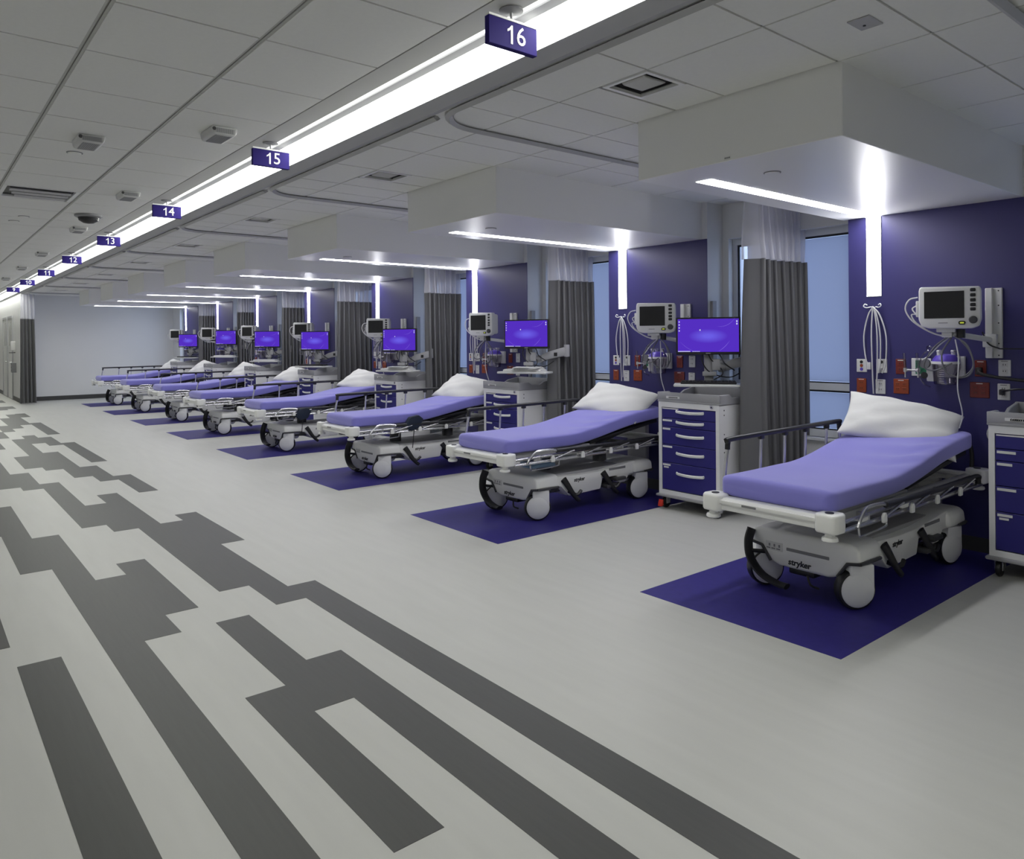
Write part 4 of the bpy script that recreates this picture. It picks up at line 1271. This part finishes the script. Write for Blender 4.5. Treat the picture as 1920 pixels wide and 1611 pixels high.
# power cords at the right of the nearest bay
bm = BM(); tube(bm, [(5.74, 1.80, 1.125), (5.70, 1.76, 1.135), (5.69, 1.66, 1.15), (5.72, 1.45, 1.14)], 0.007, 6, 5); box(bm, 5.735, 5.775, 1.785, 1.815, 1.10, 1.14, 0.006)
tag(obj('electric_cable', bm, 'black_plastic'), 'thin black cord plugged into the lower white outlet of the nearest bay', 'cord')
bm = BM(); tube(bm, [(5.74, 1.94, 1.26), (5.70, 1.90, 1.24), (5.70, 1.75, 1.215), (5.72, 1.45, 1.19)], 0.012, 8, 5); box(bm, 5.735, 5.775, 1.92, 1.96, 1.235, 1.285, 0.008)
tag(obj('electric_cable', bm, 'black_plastic'), 'thick black cord crossing the headwall of the nearest bay to the right', 'cord')
bm = BM(); tube(bm, [(5.70, 1.90, 1.53), (5.69, 1.86, 1.45), (5.69, 1.80, 1.42), (5.71, 1.76, 1.415), (5.74, 1.45, 1.415)], 0.005, 6, 5)
tag(obj('electric_cable', bm, 'black_plastic'), 'thin black cord hanging from the monitor mount of the nearest bay', 'cord')
bm = BM(); tube(bm, [(5.70, 1.73, 0.98), (5.62, 1.80, 0.93), (5.66, 1.86, 0.84), (5.71, 1.83, 0.74), (5.70, 1.80, 0.62)], 0.006, 6, 5); tube(bm, [(5.70, 1.74, 0.95), (5.60, 1.79, 0.88), (5.66, 1.84, 0.76), (5.70, 1.80, 0.66)], 0.005, 6, 5)
tag(obj('loose_cables', bm, 'cable_white'), 'white cables hanging behind the cart in the nearest bay', 'cables')
# cuffs on the rails
for n, (dx, dy, z) in {2: (0.78, -0.39, 0.60), 3: (0.62, -0.40, 0.52)}.items():
    t = thing('pressure_cuff', 'dark blue pressure cuff hanging on the bed rail in %s' % BAY[n], 'pressure cuff', (3.60 + bed_off[n][0] + dx, BY + bed_off[n][1] + dy + n * D, z))
    bm = BM(); prism(bm, [(-0.11, -0.03), (-0.05, 0.06), (0.06, 0.075), (0.12, 0.03), (0.07, -0.07), (-0.04, -0.09)], 'y', -0.03, 0.03, 0.012, 2); obj('cuff_band', bm, 'cuff_blue', t)
    bm = BM(); tube(bm, [(0.0, -0.02, -0.07), (-0.02, -0.03, -0.2), (-0.03, -0.03, -0.28)], 0.005, 6, 4); obj('cuff_hose', bm, 'black_plastic', t)

# folded blue pad tucked under the litter of the second bed
t = thing('folded_pad', 'pale blue folded pad under the litter of the second bed', 'pad', (3.60 + 0.50, BY + 0.09 - 0.24 + D, 0.44))
bm = BM(); box(bm, -0.13, 0.13, -0.09, 0.09, 0.0, 0.026, 0.01); obj('lower_fold', bm, 'bag_blue', t)
bm = BM(); box(bm, -0.12, 0.125, -0.085, 0.085, 0.0262, 0.05, 0.01); obj('upper_fold', bm, 'bag_blue', t)
# =================================================================== CEILING FITTINGS
# air diffuser in every bay
def make_diffuser():
    t = thing('air_diffuser', '', 'air diffuser')
    a = 0.145
    bm = BM()
    box(bm, -a, a, -a, -a + 0.022, -0.004, 0.012); box(bm, -a, a, a - 0.022, a, -0.004, 0.012)
    box(bm, -a, -a + 0.022, -a + 0.022, a - 0.022, -0.004, 0.012); box(bm, a - 0.022, a, -a + 0.022, a - 0.022, -0.004, 0.012)
    obj('diffuser_frame', bm, 'sign_white', t, False)
    bm = BM(); box(bm, -a + 0.02, a - 0.02, -a + 0.02, a - 0.02, 0.024, 0.029); obj('duct_opening', bm, 'black_plastic', t, False)
    bm = BM(); prism(bm, [(-0.07, 0.004), (-0.085, 0.014), (-0.07, 0.018), (0.07, 0.018), (0.085, 0.014), (0.07, 0.004)], 'y', -0.075, 0.075, 0.004, 1); obj('diffuser_plaque', bm, 'ceiling_grid', t, False)
    return t
df0 = make_diffuser()
for n in range(NB):
    loc = (2.872, 2.458 + n * D, ZB)
    lab = 'square white air diffuser in the ceiling of %s' % BAY[n]
    if n == 0: df0.location = loc; df0['label'] = lab; df0['group'] = 'air diffusers over the bays'
    else: dup(df0, loc, 0, lab)
# square cover plate over bay 16
bm = BM(); box(bm, -0.062, 0.062, -0.045, 0.045, -0.006, 0, 0.002, 1); o = tag(obj('ceiling_cover_plate', bm, 'trim_grey', loc=(3.004, 1.413, ZB), smooth=False), 'small square cover plate on the ceiling at top right', 'cover plate')
bm = BM(); lathe(bm, [(0.006, -0.009), (0.006, -0.006)], (0.015, 0.01, 0), 'z', 8); obj('screw', bm, 'black_plastic', o)
# smoke heads on the soffits, small labels
for n in range(5):
    t = thing('sprinkler_cap', 'round sprinkler cap under the soffit of %s' % BAY[n], 'sprinkler', (3.773, 2.30 + n * D, ZS), group='sprinkler caps under the soffits')
    bm = BM(); lathe(bm, [(0.047, 0), (0.047, -0.004), (0.043, -0.005)], (0, 0, 0), 'z', 24); obj('cap_ring', bm, 'mid_grey', t)
    bm = BM(); lathe(bm, [(0.042, -0.003), (0.04, -0.008), (0.01, -0.009)], (0, 0, 0), 'z', 24); obj('cap_disc', bm, 'soffit_white', t)
bm = BM(); box(bm, -0.0015, 0, -0.022, 0.022, -0.012, 0.012); o = tag(obj('soffit_label', bm, 'paper', loc=(SX, 2.297, 2.446), smooth=False), 'tiny white label on the front of the nearest soffit', 'label')
bm = BM()
for k in range(5): box(bm, -0.0022, -0.0015, -0.016 + k * 0.007, -0.011 + k * 0.007, -0.004, 0.004)
obj('label_print', bm, 'mid_grey', o, False)
# sounder boxes along the aisle ceiling
def make_sounder():
    t = thing('ceiling_sounder', '', 'sounder')
    bm = BM(); prism(bm, [(-0.078, 0.0), (-0.072, -0.04), (-0.06, -0.05), (0.06, -0.05), (0.072, -0.04), (0.078, 0.0)], 'y', -0.125, 0.125, 0.006, 1); obj('sounder_case', bm, 'sounder_grey', t)
    bm = BM(); box(bm, -0.058, 0.058, -0.128, -0.124, -0.042, -0.012); box(bm, -0.05, 0.05, -0.10, 0.10, -0.053, -0.049); g_ = obj('sounder_grille', bm, 'tray_grey', t, False)
    bm = BM()
    for k in range(9): box(bm, -0.05 + k * 0.0115, -0.046 + k * 0.0115, -0.1295, -0.1275, -0.040, -0.014); box(bm, -0.046 + k * 0.0105, -0.042 + k * 0.0105, -0.098, 0.098, -0.0545, -0.0525)
    obj('grille_slots', bm, 'mid_grey', g_, False)
    bm = BM(); lathe(bm, [(0.012, -0.128), (0.012, -0.126)], (-0.066, 0, -0.02), 'y', 10); obj('sounder_screw', bm, 'dark_grey', t)
    return t
sd0 = make_sounder()
spots = [(1.56, 4.86), (1.565, 7.38), (1.575, 9.92), (1.575, 12.9), (1.59, 15.5), (1.60, 18.2), (0.945, 5.56)]
for i, (x, y) in enumerate(spots):
    lab = ['grey sounder box on the aisle ceiling, nearest along the light', 'grey sounder box on the aisle ceiling, second along the light', 'grey sounder box on the aisle ceiling, under the dark dome', 'grey sounder box on the aisle ceiling, fourth along the light',
           'grey sounder box on the aisle ceiling, fifth along the light', 'grey sounder box farthest along the aisle ceiling', 'grey sounder box left of the others on the aisle ceiling'][i]
    if i == 0: sd0.location = (x, y, ZA); sd0['label'] = lab; sd0['group'] = 'sounder boxes on the aisle ceiling'
    else: dup(sd0, (x, y, ZA), 0, lab)
# supply grille in the aisle ceiling
x0, x1, y0, y1 = gcell
t = thing('supply_grille', 'wide slotted supply air grille in the aisle ceiling at left', 'air grille', ((x0 + x1) / 2, (y0 + y1) / 2, ZA))
a, b = (x1 - x0) / 2, (y1 - y0) / 2
bm = BM(); box(bm, -a, a, -b, -b + 0.03, 0, 0.02); box(bm, -a, a, b - 0.03, b, 0, 0.02); box(bm, -a, -a + 0.03, -b + 0.03, b - 0.03, 0, 0.02); box(bm, a - 0.03, a, -b + 0.03, b - 0.03, 0, 0.02); obj('grille_frame', bm, 'sign_white', t, False)
bm = BM(); box(bm, -a + 0.03, a - 0.03, -b + 0.03, b - 0.03, 0.024, 0.028); obj('duct_opening', bm, 'black_plastic', t, False)
for k in range(3):
    bm = BM(); yy = -b + 0.14 + k * 0.15
    prism(bm, [(yy, 0.0), (yy + 0.10, -0.004), (yy + 0.12, 0.016), (yy + 0.02, 0.02)], 'x', -a + 0.06 + 0.03 * k, a - 0.05); obj('vane', bm, 'trim_grey', t, False)
# dome camera and small ceiling heads
bm = BM(); lathe(bm, [(0.13, 0.0), (0.13, -0.02), (0.11, -0.03)], (0, 0, 0), 'z', 28); o = tag(obj('ceiling_dome', bm, 'mid_grey', loc=(1.50, 8.86, ZA)), 'dark round dome on the aisle ceiling left of sign 14', 'dome')
bm = BM(); lathe(bm, [(0.10, -0.028), (0.09, -0.06), (0.05, -0.085), (0.01, -0.092)], (0, 0, 0), 'z', 28); obj('dome_lens', bm, 'black_plastic', o)
for (x, y), lab in (((0.936, 6.02), 'round sprinkler cap on the aisle ceiling at left'), ((0.98, 9.35), 'small round ceiling sensor above the aisle, right of a pair'), ((0.93, 9.75), 'small round ceiling sensor above the aisle, left of a pair')):
    t = thing('ceiling_sensor', lab, 'sensor', (x, y, ZA))
    bm = BM(); lathe(bm, [(0.052, 0), (0.052, -0.004), (0.046, -0.005)], (0, 0, 0), 'z', 24); obj('cap_ring', bm, 'mid_grey', t)
    bm = BM(); lathe(bm, [(0.045, -0.003), (0.04, -0.010), (0.01, -0.012)], (0, 0, 0), 'z', 24); obj('cap_disc', bm, 'ceiling_tile', t)

# =================================================================== FAR CORRIDOR WALL
for i, (ya, yb) in enumerate(((24.0, 25.05), (25.3, 26.35))):
    d = struct_empty('door_%d' % (i + 1), (2.25, ya, 0))
    L = yb - ya
    bm = BM(); box(bm, -0.03, 0, -0.05, 0.0, 0, 2.2); box(bm, -0.03, 0, L, L + 0.05, 0, 2.2); box(bm, -0.03, 0, -0.05, L + 0.05, 2.2, 2.26); obj('door_frame', bm, 'trim_grey', d, False)
    bm = BM(); box(bm, -0.015, 0, 0.0, L, 0.01, 2.2); lf = obj('door_leaf', bm, 'wall_white', d, False)
    bm = BM(); box(bm, -0.018, -0.015, L * 0.25, L * 0.75, 1.45, 2.1); obj('vision_pane', bm, 'device_dark', lf, False)
    bm = BM(); tube(bm, [(-0.02, 0.08, 1.0), (-0.06, 0.08, 1.0), (-0.06, 0.2, 1.0)], 0.01, 8); obj('door_handle', bm, 'steel', lf)
t = thing('hand_sanitizer', 'white hand sanitizer dispenser on the far corridor wall', 'dispenser', (2.25, 23.45, 1.35))
bm = BM(); box(bm, -0.11, 0, -0.06, 0.06, -0.02, 0.22, 0.02); obj('dispenser_body', bm, 'device_white', t)
bm = BM(); box(bm, -0.14, -0.01, -0.07, 0.07, -0.09, -0.07, 0.004); obj('drip_tray', bm, 'black_plastic', t)
t = thing('glove_box_holder', 'small dark box holder on the far corridor wall', 'box holder', (2.25, 23.4, 0.75))
bm = BM(); box(bm, -0.10, 0, -0.12, 0.12, 0, 0.26, 0.006); obj('holder_body', bm, 'mid_grey', t)
bm = BM()
for k in range(3): box(bm, -0.103, -0.099, -0.06, 0.06, 0.03 + k * 0.08, 0.08 + k * 0.08)
obj('holder_slots', bm, 'black_plastic', t, False)
